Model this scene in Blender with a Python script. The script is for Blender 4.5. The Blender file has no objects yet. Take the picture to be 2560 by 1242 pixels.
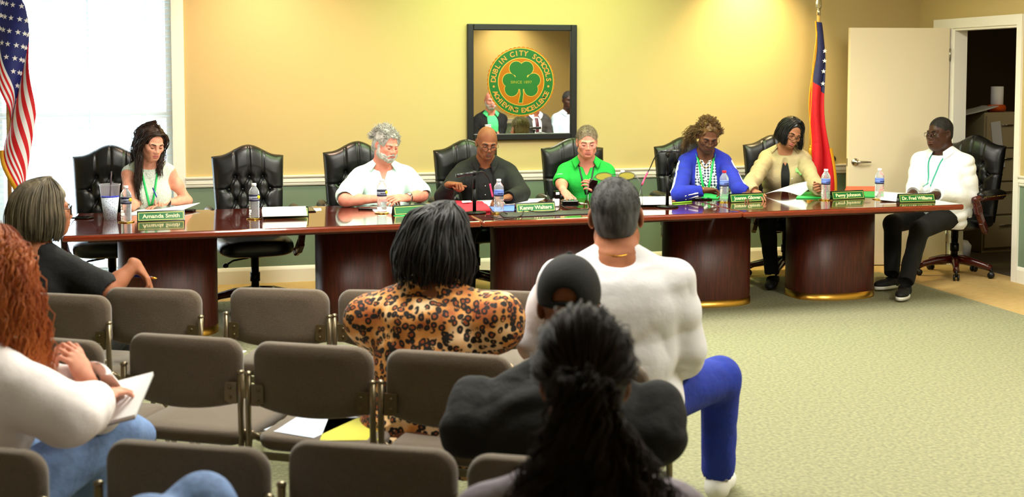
import bpy, bmesh, math, random
import numpy as np
from mathutils import Vector, Matrix, Euler
from mathutils.bvhtree import BVHTree

# ------------------------------------------------------------------ camera, world, light, exposure
SC = bpy.context.scene
COL = SC.collection
R_ = math.radians
FPX, PPX, PPY, HC = 3000.0, 1280.0, 357.0, 1.63
YAW, PIT = R_(14.04), math.atan(176 / 3000.0)
cam_d = bpy.data.cameras.new('camera')
cam = bpy.data.objects.new('camera', cam_d)
COL.objects.link(cam)
cam.location = (0, 0, HC)
cam.rotation_euler = (math.pi / 2 - PIT, 0, -YAW)
cam_d.sensor_width = 36.0
cam_d.lens = FPX / 2560 * 36
cam_d.shift_y = -(621 - PPY) / 2560
cam_d.clip_start = 0.05
cam_d.dof.use_dof = True
cam_d.dof.focus_distance = 8.1
cam_d.dof.aperture_fstop = 4.0
SC.camera = cam
SC.view_settings.view_transform = 'Standard'
SC.view_settings.look = 'None'
SC.view_settings.gamma = 1.0
SC.view_settings.use_curve_mapping = False
SC.view_settings.exposure = 0.0

W = bpy.data.worlds.new('sky')
SC.world = W
W.use_nodes = True
_bg = W.node_tree.nodes['Background']
_bg.inputs[0].default_value = (0.80, 0.92, 1.0, 1)
_bg.inputs[1].default_value = 6.5
# a hazy white sky above the horizon, pale pavement and lawn in shade below it
_wt = W.node_tree
_g = _wt.nodes.new('ShaderNodeTexCoord')
_sx = _wt.nodes.new('ShaderNodeSeparateXYZ')
_wt.links.new(_g.outputs['Generated'], _sx.inputs[0])
_rp = _wt.nodes.new('ShaderNodeValToRGB')
_rp.color_ramp.elements[0].position, _rp.color_ramp.elements[0].color = .495, (.40, .50, .55, 1)
_rp.color_ramp.elements[1].position, _rp.color_ramp.elements[1].color = .505, (.92, .97, 1, 1)
_mr = _wt.nodes.new('ShaderNodeMapRange')
_mr.inputs['From Min'].default_value = -1
_wt.links.new(_sx.outputs['Z'], _mr.inputs['Value'])
_wt.links.new(_mr.outputs[0], _rp.inputs[0])
_wt.links.new(_rp.outputs[0], _bg.inputs[0])

BACK_Y, RIGHT_X, LEFT_X, REAR_Y, CEIL = 9.43, 6.06, -3.3, -1.3, 2.75


def area(name, loc, size, power, color, rot=(0, 0, 0), spread=180, parent=None):
    l = bpy.data.lights.new(name, 'AREA')
    l.shape = 'RECTANGLE'
    l.size, l.size_y = size
    l.energy = power
    l.color = color
    l.spread = R_(spread)
    o = bpy.data.objects.new(name, l)
    COL.objects.link(o)
    o.location = loc
    o.rotation_euler = rot
    o.parent = parent
    return o


# daylight enters through the window: a portal that guides sampling of the sky
_p = area('window_portal', (-1.45, BACK_Y + 0.16, 1.35), (2.4, 2.5), 1.0, (1, 1, 1), (-math.pi / 2, 0, 0))
_p.data.cycles.is_portal = True


def lin(c):
    return tuple((x / 12.92 if x <= .04045 else ((x + .055) / 1.055) ** 2.4) for x in c)


# ------------------------------------------------------------------ materials
MATS = {}


def nd(nt, t, **kw):
    n = nt.nodes.new(t)
    for k, v in kw.items():
        if k in n.inputs.keys():
            n.inputs[k].default_value = v
        else:
            setattr(n, k, v)
    return n


def mat(name, rgb, rough=.6, metal=0., noise=None, bump=None, spec=.5, trans=0., ior=1.45, coat=0., sub=0., sheen=0., srgb=True):
    """rgb 0..1 sRGB. noise=(scale, rgb2, amount[, stretch]); bump=(scale, strength[, stretch])"""
    if name in MATS:
        return MATS[name]
    m = bpy.data.materials.new(name)
    m.use_nodes = True
    nt = m.node_tree
    b = nt.nodes['Principled BSDF']
    c = lin(rgb) if srgb else rgb
    b.inputs['Base Color'].default_value = (*c, 1)
    b.inputs['Roughness'].default_value = rough
    b.inputs['Metallic'].default_value = metal
    b.inputs['IOR'].default_value = ior
    b.inputs['Specular IOR Level'].default_value = spec
    b.inputs['Transmission Weight'].default_value = trans
    b.inputs['Coat Weight'].default_value = coat
    b.inputs['Sheen Weight'].default_value = sheen
    if sub:
        b.inputs['Subsurface Weight'].default_value = sub
        b.inputs['Subsurface Radius'].default_value = (.012, .005, .003)
    tc = None

    def coords(stretch):
        nonlocal tc
        if tc is None:
            tc = nd(nt, 'ShaderNodeTexCoord')
        mp = nd(nt, 'ShaderNodeMapping')
        mp.inputs['Scale'].default_value = stretch
        nt.links.new(tc.outputs['Object'], mp.inputs['Vector'])
        return mp.outputs[0]
    if noise:
        sc_, rgb2, amt = noise[:3]
        n = nd(nt, 'ShaderNodeTexNoise')
        n.inputs['Scale'].default_value = sc_
        n.inputs['Detail'].default_value = 4
        nt.links.new(coords(noise[3] if len(noise) > 3 else (1, 1, 1)), n.inputs['Vector'])
        r = nd(nt, 'ShaderNodeMapRange')
        r.inputs['From Min'].default_value = .35
        r.inputs['From Max'].default_value = .65
        r.inputs['To Max'].default_value = amt
        nt.links.new(n.outputs['Fac'], r.inputs['Value'])
        mx = nd(nt, 'ShaderNodeMix', data_type='RGBA')
        mx.inputs[6].default_value = (*c, 1)
        mx.inputs[7].default_value = (*lin(rgb2), 1)
        nt.links.new(r.outputs[0], mx.inputs[0])
        nt.links.new(mx.outputs[2], b.inputs['Base Color'])
    if bump:
        n = nd(nt, 'ShaderNodeTexNoise')
        n.inputs['Scale'].default_value = bump[0]
        n.inputs['Detail'].default_value = 3
        nt.links.new(coords(bump[2] if len(bump) > 2 else (1, 1, 1)), n.inputs['Vector'])
        bm_ = nd(nt, 'ShaderNodeBump')
        bm_.inputs['Strength'].default_value = bump[1]
        bm_.inputs['Distance'].default_value = .01
        nt.links.new(n.outputs['Fac'], bm_.inputs['Height'])
        nt.links.new(bm_.outputs[0], b.inputs['Normal'])
    MATS[name] = m
    return m


def emit(name, rgb, s):
    m = bpy.data.materials.new(name)
    m.use_nodes = True
    b = m.node_tree.nodes['Principled BSDF']
    b.inputs['Base Color'].default_value = (*lin(rgb), 1)
    b.inputs['Emission Color'].default_value = (*lin(rgb), 1)
    b.inputs['Emission Strength'].default_value = s
    return m


# ------------------------------------------------------------------ objects, tags, mesh builders
def tag(o, label=None, cat=None, group=None, kind=None):
    if label: o['label'] = label
    if cat: o['category'] = cat
    if group: o['group'] = group
    if kind: o['kind'] = kind
    return o


def empty(name, loc=(0, 0, 0), rz=0., label=None, cat=None, group=None):
    o = bpy.data.objects.new(name, None)
    o.empty_display_size = .05
    COL.objects.link(o)
    o.location = loc
    o.rotation_euler = (0, 0, rz)
    return tag(o, label, cat, group)


def copy_tree(o, parent=None):
    c = o.copy()
    COL.objects.link(c)
    c.parent = parent
    for ch in list(o.children):
        copy_tree(ch, c)
    return c


def mesh_obj(name, verts, faces, mats, parent=None, smooth=True, mi=None):
    me = bpy.data.meshes.new(name)
    me.from_pydata([tuple(v) for v in verts], [], [tuple(f) for f in faces])
    for m in (mats if isinstance(mats, (list, tuple)) else [mats]):
        me.materials.append(m)
    if mi is not None:
        me.polygons.foreach_set('material_index', np.asarray(mi, dtype=np.int32))
    me.polygons.foreach_set('use_smooth', np.full(len(me.polygons), bool(smooth)))
    me.update()
    o = bpy.data.objects.new(name, me)
    COL.objects.link(o)
    o.parent = parent
    return o


class MB:
    """collects shapes that become ONE mesh object"""

    def __init__(s):
        s.v, s.f, s.m, s.cm, s.sm = [], [], [], 0, []

    def add(s, vs, fs, smooth=True):
        n = len(s.v)
        s.v += [tuple(v) for v in vs]
        s.f += [tuple(i + n for i in f) for f in fs]
        s.m += [s.cm] * len(fs)
        s.sm += [smooth] * len(fs)
        return s

    def box(s, c, size, rot=None, bev=0.):
        x, y, z = [q / 2 for q in size]
        if bev > 0:
            bm = bmesh.new()
            bmesh.ops.create_cube(bm, size=1)
            bmesh.ops.scale(bm, vec=size, verts=bm.verts)
            bmesh.ops.bevel(bm, geom=bm.edges[:] , offset=bev, segments=2, profile=.5, affect='EDGES')
            vs = [v.co.copy() for v in bm.verts]
            for i, v in enumerate(bm.verts): v.index = i
            fs = [[v.index for v in f.verts] for f in bm.faces]
            bm.free()
        else:
            vs = [Vector((a * x, b * y, d * z)) for d in (-1, 1) for b in (-1, 1) for a in (-1, 1)]
            fs = [(0, 2, 3, 1), (4, 5, 7, 6), (0, 1, 5, 4), (2, 6, 7, 3), (0, 4, 6, 2), (1, 3, 7, 5)]
        if rot is not None:
            M = rot if isinstance(rot, Matrix) else Euler(rot).to_matrix()
            vs = [M @ v for v in vs]
        c = Vector(c)
        return s.add([v + c for v in vs], fs, False)

    def tube(s, pts, r, n=10, cap=True, closed=False):
        pts = [Vector(p) for p in pts]
        rs = r if isinstance(r, (list, tuple)) else [r] * len(pts)
        vs, fs = [], []
        N = len(pts)
        up = None
        for i, p in enumerate(pts):
            t = (pts[(i + 1) % N] - pts[i - 1]) if closed else (pts[min(i + 1, N - 1)] - pts[max(i - 1, 0)])
            t.normalize()
            if up is None:
                up = t.orthogonal().normalized()
            up = (up - t * up.dot(t))
            if up.length < 1e-6: up = t.orthogonal()
            up.normalize()
            sd = t.cross(up)
            for k in range(n):
                a = 2 * math.pi * k / n
                vs.append(p + (up * math.cos(a) + sd * math.sin(a)) * rs[i])
        for i in range(N if closed else N - 1):
            j = (i + 1) % N
            for k in range(n):
                l = (k + 1) % n
                fs.append((i * n + k, i * n + l, j * n + l, j * n + k))
        if cap and not closed:
            fs.append(tuple(range(n))[::-1])
            fs.append(tuple((N - 1) * n + k for k in range(n)))
        return s.add(vs, fs)

    def lathe(s, prof, c=(0, 0, 0), n=28, sx=1., sy=1., axis=None):
        """prof: list of (r,z)"""
        M = axis if axis is not None else Matrix.Identity(3)
        c = Vector(c)
        vs, fs = [], []
        for r, z in prof:
            for k in range(n):
                a = 2 * math.pi * k / n
                vs.append(M @ Vector((r * math.cos(a) * sx, r * math.sin(a) * sy, z)) + c)
        for i in range(len(prof) - 1):
            for k in range(n):
                l = (k + 1) % n
                fs.append((i * n + k, i * n + l, (i + 1) * n + l, (i + 1) * n + k))
        if prof[0][0] > 1e-5: fs.append(tuple(range(n))[::-1])
        if prof[-1][0] > 1e-5: fs.append(tuple((len(prof) - 1) * n + k for k in range(n)))
        return s.add(vs, fs)

    def ell(s, c, r, n=14, m=9, rot=None):
        vs, fs = [], []
        M = Euler(rot).to_matrix() if rot is not None else Matrix.Identity(3)
        for j in range(m + 1):
            ph = math.pi * j / m
            for k in range(n):
                a = 2 * math.pi * k / n
                vs.append(M @ Vector((math.sin(ph) * math.cos(a) * r[0], math.sin(ph) * math.sin(a) * r[1], -math.cos(ph) * r[2])) + Vector(c))
        for j in range(m):
            for k in range(n):
                l = (k + 1) % n
                fs.append((j * n + k, j * n + l, (j + 1) * n + l, (j + 1) * n + k))
        return s.add(vs, fs)

    def prism(s, outline, depth, M=None, bev=0.):
        """outline: 2-D (x,z) counter-clockwise, extruded along +y by depth"""
        n = len(outline)
        vs = [Vector((x, 0, z)) for x, z in outline] + [Vector((x, depth, z)) for x, z in outline]
        if M is not None: vs = [M @ v for v in vs]
        fs = [tuple(range(n)), tuple(range(2 * n - 1, n - 1, -1))] + [(k, k + n, (k + 1) % n + n, (k + 1) % n) for k in range(n)]
        return s.add(vs, fs, False)

    def sheet(s, fn, nu, nv, th=0.):
        """fn(u,v)->point, u,v in 0..1; th gives it thickness"""
        P = [[Vector(fn(i / nu, j / nv)) for j in range(nv + 1)] for i in range(nu + 1)]
        vs = [p for row in P for p in row]
        q = nv + 1
        fs = [(i * q + j, (i + 1) * q + j, (i + 1) * q + j + 1, i * q + j + 1) for i in range(nu) for j in range(nv)]
        if th:
            ns = [Vector() for _ in vs]
            for f in fs:
                nn = (vs[f[1]] - vs[f[0]]).cross(vs[f[3]] - vs[f[0]])
                for i in f: ns[i] += nn
            o = len(vs)
            vs = vs + [v - nn.normalized() * th for v, nn in zip(vs, ns)]
            fs2 = [tuple(i + o for i in f[::-1]) for f in fs]
            edge = [(i * q, (i + 1) * q) for i in range(nu)] + [((i + 1) * q + nv, i * q + nv) for i in range(nu)] + \
                   [(j + 1, j) for j in range(nv)] + [(nu * q + j, nu * q + j + 1) for j in range(nv)]
            fs = fs + fs2 + [(b, a, a + o, b + o) for a, b in edge]
        return s.add(vs, fs)

    def obj(s, name, mats, parent=None):
        o = mesh_obj(name, s.v, s.f, mats, parent, True, s.m)
        o.data.polygons.foreach_set('use_smooth', np.array(s.sm, dtype=bool))
        return o


def rr(w, h, r, n=6):
    """rounded rectangle outline about the origin"""
    out = []
    for cx, cz, a0 in ((w / 2 - r, -h / 2 + r, -90), (w / 2 - r, h / 2 - r, 0), (-w / 2 + r, h / 2 - r, 90), (-w / 2 + r, -h / 2 + r, 180)):
        for k in range(n + 1):
            a = R_(a0 + 90 * k / n)
            out.append((cx + r * math.cos(a), cz + r * math.sin(a)))
    return out


def auto_bevel(o, w=.004, seg=2):
    m = o.modifiers.new('bevel', 'BEVEL')
    m.width = w
    m.segments = seg
    m.limit_method = 'ANGLE'
    m.angle_limit = R_(40)
    return o


def text_mesh(txt, size, bold=.0, ext=.0005, serif=False):
    """letters as mesh data: (verts, faces, width)"""
    cu = bpy.data.curves.new('txt', 'FONT')
    cu.body = txt
    cu.size = size
    cu.offset = bold
    cu.extrude = ext
    cu.resolution_u = 3
    o = bpy.data.objects.new('txt', cu)
    COL.objects.link(o)
    dg = bpy.context.evaluated_depsgraph_get()
    me = o.evaluated_get(dg).to_mesh()
    vs = [v.co.copy() for v in me.vertices]
    fs = [tuple(p.vertices) for p in me.polygons]
    o.evaluated_get(dg).to_mesh_clear()
    bpy.data.objects.remove(o)
    bpy.data.curves.remove(cu)
    xs = [v.x for v in vs] or [0]
    return vs, fs, min(xs), max(xs)


# ------------------------------------------------------------------ implicit shapes (bodies, clothes, hair masses)
QUAL = 1.0


def rotm(rx=0, ry=0, rz=0):
    return np.array(Euler((R_(rx), R_(ry), R_(rz))).to_matrix(), dtype=np.float64)


def axis_pts(lo, hi, h, fine=(), hf=None):
    out, x = [], lo
    while x < hi + h:
        out.append(x)
        x += hf if any(a <= x < b for a, b in fine) else h
    return np.array(out, dtype=np.float32)


class Sdf:
    def __init__(s, lo, hi, h, fine=None, hf=None):
        h = h * QUAL
        hf = hf * QUAL if hf else h
        s.ax = [axis_pts(lo[i], hi[i], h, (fine[i] if fine else ()), hf) for i in range(3)]
        s.D = np.full([len(a) for a in s.ax], 1.0, dtype=np.float32)
        s.R, s.t, s.s = np.eye(3), np.zeros(3), 1.0

    def frame(s, R=None, t=None, sc=1.0):
        s.R = np.eye(3) if R is None else np.asarray(R)
        s.t = np.zeros(3) if t is None else np.asarray(t, dtype=float)
        s.s = sc
        return s

    def w(s, p):
        return s.R @ (np.asarray(p, dtype=float) * s.s) + s.t

    def _reg(s, c, ext):
        sl = []
        for i in range(3):
            a, b = np.searchsorted(s.ax[i], (c[i] - ext[i], c[i] + ext[i]))
            sl.append(slice(max(a - 1, 0), b + 1))
        P = [s.ax[0][sl[0]][:, None, None], s.ax[1][sl[1]][None, :, None], s.ax[2][sl[2]][None, None, :]]
        return tuple(sl), P

    def _mix(s, sl, d, k, sub):
        A = s.D[sl]
        if A.size == 0: return
        if sub:
            d = -d
            if k > 0:
                h = np.maximum(k - np.abs(A - d), 0) / k
                s.D[sl] = np.maximum(A, d) + h * h * k * .25
            else:
                s.D[sl] = np.maximum(A, d)
        else:
            if k > 0:
                h = np.maximum(k - np.abs(A - d), 0) / k
                s.D[sl] = np.minimum(A, d) - h * h * k * .25
            else:
                s.D[sl] = np.minimum(A, d)

    def _loc(s, P, c, rot=None):
        """world grid -> local coordinates (unit = scaled) about world point c"""
        M = s.R if rot is None else s.R @ rot
        q = [P[i] - np.float32(c[i]) for i in range(3)]
        return [q[0] * np.float32(M[0, j]) + q[1] * np.float32(M[1, j]) + q[2] * np.float32(M[2, j]) for j in range(3)]

    def ell(s, c, r, k=.02, sub=False, rot=None, noise=None):
        c = s.w(c)
        r = np.asarray(r, dtype=float) * s.s
        k *= s.s
        m = max(r) + k + .015
        sl, P = s._reg(c, (m, m, m))
        q = s._loc(P, c, rot)
        k0 = np.sqrt((q[0] / r[0]) ** 2 + (q[1] / r[1]) ** 2 + (q[2] / r[2]) ** 2)
        k1 = np.sqrt((q[0] / r[0] ** 2) ** 2 + (q[1] / r[1] ** 2) ** 2 + (q[2] / r[2] ** 2) ** 2)
        d = k0 * (k0 - 1) / np.maximum(k1, 1e-6)
        if noise: d = d + noise(P)
        s._mix(sl, d, k, sub)
        return s

    def cap(s, a, b, ra, rb=None, k=.02, sub=False, flat=None, noise=None):
        """tapered capsule; flat=(dir, factor) squashes it along local dir"""
        rb = ra if rb is None else rb
        a, b = s.w(a), s.w(b)
        ra, rb, k = ra * s.s, rb * s.s, k * s.s
        m = max(ra, rb) * (1 if not flat else max(1, 1 / flat[1])) + k + .015
        c = (a + b) / 2
        sl, P = s._reg(c, np.abs(b - a) / 2 + m)
        ab = b - a
        L = max(float(ab @ ab), 1e-9)
        q = [P[i] - np.float32(a[i]) for i in range(3)]
        t = np.clip((q[0] * ab[0] + q[1] * ab[1] + q[2] * ab[2]) / L, 0, 1)
        q = [q[i] - t * np.float32(ab[i]) for i in range(3)]
        if flat:
            f = s.R @ np.asarray(flat[0], dtype=float)
            f = f / np.linalg.norm(f)
            dt = (q[0] * f[0] + q[1] * f[1] + q[2] * f[2])
            g = 1 / flat[1] - 1
            q = [q[i] + dt * np.float32(f[i] * g) for i in range(3)]
        d = np.sqrt(q[0] ** 2 + q[1] ** 2 + q[2] ** 2) - (ra + (rb - ra) * t)
        if noise: d = d + noise(P)
        s._mix(sl, d.astype(np.float32), k, sub)
        return s

    def loft(s, secs, k=.02, n=2.3, sub=False, inf=0., noise=None):
        """secs: (z, cy, rx, ry) along local z"""
        S = np.array(secs, dtype=float)
        zz = np.linspace(S[0, 0], S[-1, 0], 80)
        cols = []
        for j in (1, 2, 3):
            y = np.interp(zz, S[:, 0], S[:, j])
            for _ in range(6):
                y[1:-1] = (y[:-2] + 2 * y[1:-1] + y[2:]) / 4
            cols.append(y)
        cyv, rxv, ryv = cols
        z0, z1 = S[0, 0], S[-1, 0]
        ext = max(S[:, 2].max(), (np.abs(S[:, 1]) + S[:, 3]).max()) * s.s + k + .03
        cw = s.w((0, 0, (z0 + z1) / 2))
        az = np.abs(s.R @ np.array([0, 0, 1.0])) * (z1 - z0) / 2 * s.s
        sl, P = s._reg(cw, az + ext)
        q = [v / s.s for v in s._loc(P, s.t)]
        zc = np.clip(q[2], z0, z1)
        cy_ = np.interp(zc, zz, cyv).astype(np.float32)
        rx_ = (np.interp(zc, zz, rxv) + inf).astype(np.float32)
        ry_ = (np.interp(zc, zz, ryv) + inf).astype(np.float32)
        e = (np.abs(q[0] / rx_) ** n + np.abs((q[1] - cy_) / ry_) ** n) ** (1 / n)
        d = (e - 1) * np.minimum(rx_, ry_)
        dz = np.maximum(z0 - q[2], q[2] - z1)
        d = np.where(dz > 0, np.sqrt(np.maximum(d, 0) ** 2 + dz ** 2), d)
        d = d * s.s
        if noise: d = d + noise(P)
        s._mix(sl, d.astype(np.float32), k * s.s, sub)
        return s

    def cut(s, p, nrm, k=.0):
        """remove the half space in front of the plane (point p, normal nrm), local frame"""
        p = s.w(p)
        nn = s.R @ np.asarray(nrm, dtype=float)
        nn /= np.linalg.norm(nn)
        X, Y, Z = s.ax[0][:, None, None], s.ax[1][None, :, None], s.ax[2][None, None, :]
        d = ((X - p[0]) * nn[0] + (Y - p[1]) * nn[1] + (Z - p[2]) * nn[2]).astype(np.float32)
        s.D = np.maximum(s.D, d)
        return s

    def mesh(s):
        D = s.D
        D[0], D[-1], D[:, 0], D[:, -1], D[:, :, 0], D[:, :, -1] = [.5] * 6
        ins = D < 0
        n = [d - 1 for d in D.shape]
        cnt = np.zeros(n, dtype=np.int8)
        for a in (0, 1):
            for b in (0, 1):
                for c in (0, 1):
                    cnt += ins[a:a + n[0], b:b + n[1], c:c + n[2]]
        act = (cnt > 0) & (cnt < 8)
        I, J, K = np.nonzero(act)
        idx = np.full(n, -1, dtype=np.int32)
        idx[I, J, K] = np.arange(len(I))
        acc = np.zeros((len(I), 3))
        num = np.zeros(len(I))
        crn = [(a, b, c) for a in (0, 1) for b in (0, 1) for c in (0, 1)]
        for p in crn:
            for ax in range(3):
                if p[ax]: continue
                q = list(p)
                q[ax] = 1
                d0 = D[I + p[0], J + p[1], K + p[2]]
                d1 = D[I + q[0], J + q[1], K + q[2]]
                m = (d0 < 0) != (d1 < 0)
                t = d0[m] / (d0[m] - d1[m])
                pos = np.tile(np.array(p, dtype=float), (m.sum(), 1))
                pos[:, ax] += t
                acc[m] += pos
                num[m] += 1
        acc /= num[:, None]
        V = np.empty((len(I), 3))
        for ax, G in enumerate((I, J, K)):
            A = s.ax[ax]
            V[:, ax] = A[G] + acc[:, ax] * (A[G + 1] - A[G])
        F = []
        for ax in range(3):
            o1, o2 = [(1, 2), (2, 0), (0, 1)][ax]
            sa = [slice(1, -1)] * 3
            sa[ax] = slice(0, -1)
            sb = list(sa)
            sb[ax] = slice(1, None)
            A, B = ins[tuple(sa)], ins[tuple(sb)]
            for flip, M in ((False, A & ~B), (True, ~A & B)):
                g = np.nonzero(M)
                g = [x + (0 if i == ax else 1) for i, x in enumerate(g)]

                def at(d1, d2):
                    h = list(g)
                    h[o1] = h[o1] - d1
                    h[o2] = h[o2] - d2
                    return idx[h[0], h[1], h[2]]
                q = np.stack([at(1, 1), at(0, 1), at(0, 0), at(1, 0)], 1)
                F.append(q[:, ::-1] if flip else q)
        F = np.concatenate(F)
        return V, F[(F >= 0).all(1)]

    def obj(s, name, mats, parent=None, mi=None, relax=0):
        V, F = s.mesh()
        for _ in range(relax):
            A = np.zeros_like(V)
            c = np.zeros(len(V))
            for a, b in ((0, 1), (1, 2), (2, 3), (3, 0)):
                np.add.at(A, F[:, a], V[F[:, b]])
                np.add.at(c, F[:, a], 1)
            V = V * .5 + .5 * A / np.maximum(c, 1)[:, None]
        me = bpy.data.meshes.new(name)
        me.vertices.add(len(V))
        me.vertices.foreach_set('co', V.astype(np.float32).ravel())
        me.loops.add(F.size)
        me.loops.foreach_set('vertex_index', F.astype(np.int32).ravel())
        me.polygons.add(len(F))
        me.polygons.foreach_set('loop_start', np.arange(0, F.size, 4, dtype=np.int32))
        for m in (mats if isinstance(mats, (list, tuple)) else [mats]):
            me.materials.append(m)
        if mi is not None:
            me.polygons.foreach_set('material_index', mi(V[F].mean(1)).astype(np.int32))
        me.polygons.foreach_set('use_smooth', np.ones(len(F), dtype=bool))
        me.update()
        me.validate()
        o = bpy.data.objects.new(name, me)
        COL.objects.link(o)
        o.parent = parent
        return o


def folds(amp, fx=20, fy=20, fz=30, ph=0.):
    """cloth folds as a displacement of the distance field"""
    rg = np.random.default_rng(int(abs(ph) * 1000) + 3)
    W_ = []
    for i in range(5):
        k = rg.normal(size=3)
        k = k / np.linalg.norm(k) * rg.uniform(.8, 2.0) * np.array([fx, fy, fz])
        W_.append((k, rg.uniform(0, 6.28), rg.normal(size=3) * 9, rg.uniform(0, 6.28), rg.uniform(.5, 1)))

    def f(P):
        X, Y, Z = P
        out = 0.
        for k, p, l, q, a in W_:
            mod = np.clip(.35 + .8 * np.sin(l[0] * X + l[1] * Y + l[2] * Z + q), 0, 1)
            out = out + a * mod * (.5 - np.abs(np.sin((k[0] * X + k[1] * Y + k[2] * Z) * .5 + p + 1.2 * np.sin(l[1] * X + l[2] * Y + l[0] * Z))))
        return (amp * 1.1 * out).astype(np.float32)
    return f


def hair_noise(amp, f=120, fz=25, ph=0.):
    def g(P):
        X, Y, Z = P
        return (amp * (np.sin(f * X + 2 * np.sin(fz * Z + ph)) * np.sin(f * .9 * Y + 2 * np.sin(fz * 1.1 * Z + 1 + ph))
                       + .6 * np.sin(f * 1.7 * X + 3 * np.sin(fz * Z) + 1) * np.sin(f * 1.6 * Y + ph) * np.sin(f * .5 * Z))).astype(np.float32)
    return g
# ------------------------------------------------------------------ ray helpers: a photograph pixel to a point on a real plane of the room
_cy, _sy, _cp, _sp = math.cos(YAW), math.sin(YAW), math.cos(PIT), math.sin(PIT)


def ray(px, py):
    a, b = (px - PPX) / FPX, -(py - PPY) / FPX
    return Vector((_sy * _cp + a * _cy + b * _sy * _sp, _cy * _cp - a * _sy + b * _cy * _sp, -_sp + b * _cp))


def atz(px, py, z):
    d = ray(px, py)
    t = (z - HC) / d.z
    return Vector((d.x * t, d.y * t, z))


def atY(px, py, Y):
    d = ray(px, py)
    t = Y / d.y
    return Vector((d.x * t, Y, HC + d.z * t))


def att(px, py, t):
    d = ray(px, py)
    return Vector((d.x * t, d.y * t, HC + d.z * t))


# ------------------------------------------------------------------ room materials
M_wall = mat('mustard wall paint', (.74, .655, .445), .75, bump=(220, .04))
M_sage = mat('sage wall paint', (.44, .51, .43), .7, bump=(220, .04))
M_trim = mat('white trim paint', (.93, .91, .86), .4)
M_cream = mat('cream door paint', (.90, .84, .72), .45, bump=(150, .02))
M_ceil = mat('white ceiling tile', (.86, .85, .80), .9, bump=(90, .2))
M_carpet = mat('grey green loop carpet', (.62, .61, .47), .95, noise=(55, (.49, .49, .39), .9), bump=(260, .6))
M_tan = mat('tan ribbed carpet', (.78, .66, .43), .95, noise=(12, (.70, .57, .34), .7, (1, 6, 1)), bump=(180, .5, (1, .2, 1)))
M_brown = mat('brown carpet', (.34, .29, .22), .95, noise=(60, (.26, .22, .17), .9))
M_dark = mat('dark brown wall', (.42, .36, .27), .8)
M_steel = mat('brushed steel', (.72, .70, .66), .28, 1.0)
M_brass = mat('brass', (.80, .62, .28), .3, 1.0)
M_black = mat('black plastic', (.035, .035, .04), .4)
M_blackfr = mat('black frame lacquer', (.035, .035, .045), .45)
M_white = mat('white plastic', (.92, .92, .92), .4)
M_paper = mat('white paper', (.95, .95, .95), .8)


def boxes(name, lst, mats, kind='structure', parent=None):
    b = MB()
    for it in lst:
        b.cm = it[2] if len(it) > 2 else 0
        lo, hi = it[0], it[1]
        b.box([(lo[i] + hi[i]) / 2 for i in range(3)], [hi[i] - lo[i] for i in range(3)])
    o = b.obj(name, mats, parent)
    if kind: o['kind'] = kind
    return o


# floor: main carpet with a tan border along the back and right walls
boxes('floor', [((LEFT_X - .1, REAR_Y - .1, -.1), (5.28, 8.72, 0), 0), ((LEFT_X - .1, 8.72, -.1), (RIGHT_X + .12, BACK_Y + .3, 0), 1),
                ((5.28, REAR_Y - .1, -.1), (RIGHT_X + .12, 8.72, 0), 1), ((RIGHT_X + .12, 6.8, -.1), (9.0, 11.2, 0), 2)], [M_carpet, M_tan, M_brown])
boxes('ceiling', [((LEFT_X - .1, REAR_Y - .1, CEIL), (RIGHT_X + .12, BACK_Y + .2, CEIL + .1)), ((RIGHT_X + .12, 6.8, 2.5), (9.0, 11.2, 2.6))], [M_ceil])
# back wall with the window opening
WX0, WX1, WZ0, WZ1 = -2.75, -.29, .1, 2.55
RAIL = .80
T = .22


def wall_strip(x0, x1, y0, y1, z0, z1):
    """a stretch of wall in two paints, split at the chair rail"""
    out = []
    if z0 < RAIL: out.append(((x0, y0, z0), (x1, y1, min(z1, RAIL)), 1))
    if z1 > RAIL: out.append(((x0, y0, max(z0, RAIL)), (x1, y1, z1), 0))
    return out


boxes('wall_back', wall_strip(LEFT_X, WX0, BACK_Y, BACK_Y + T, 0, CEIL) + wall_strip(WX1, RIGHT_X + .12, BACK_Y, BACK_Y + T, 0, CEIL)
      + wall_strip(WX0, WX1, BACK_Y, BACK_Y + T, 0, WZ0) + wall_strip(WX0, WX1, BACK_Y, BACK_Y + T, WZ1, CEIL), [M_wall, M_sage])
DY0, DY1, DZ = 8.085, 8.925, 2.0
boxes('wall_right', wall_strip(RIGHT_X, RIGHT_X + .12, REAR_Y, DY0, 0, CEIL) + wall_strip(RIGHT_X, RIGHT_X + .12, DY1, BACK_Y, 0, CEIL)
      + wall_strip(RIGHT_X, RIGHT_X + .12, DY0, DY1, DZ, CEIL), [M_wall, M_sage])
boxes('wall_left', wall_strip(LEFT_X - .1, LEFT_X, REAR_Y, BACK_Y + .2, 0, CEIL), [M_wall, M_sage])
boxes('wall_rear', wall_strip(LEFT_X, RIGHT_X, REAR_Y - .1, REAR_Y, 0, CEIL), [M_wall, M_sage])
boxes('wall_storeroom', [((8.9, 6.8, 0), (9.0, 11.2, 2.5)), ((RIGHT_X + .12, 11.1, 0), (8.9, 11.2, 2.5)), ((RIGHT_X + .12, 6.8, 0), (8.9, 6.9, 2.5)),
                         ((RIGHT_X, BACK_Y + T, 0), (RIGHT_X + .12, 11.2, 2.5))], [M_dark])


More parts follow.
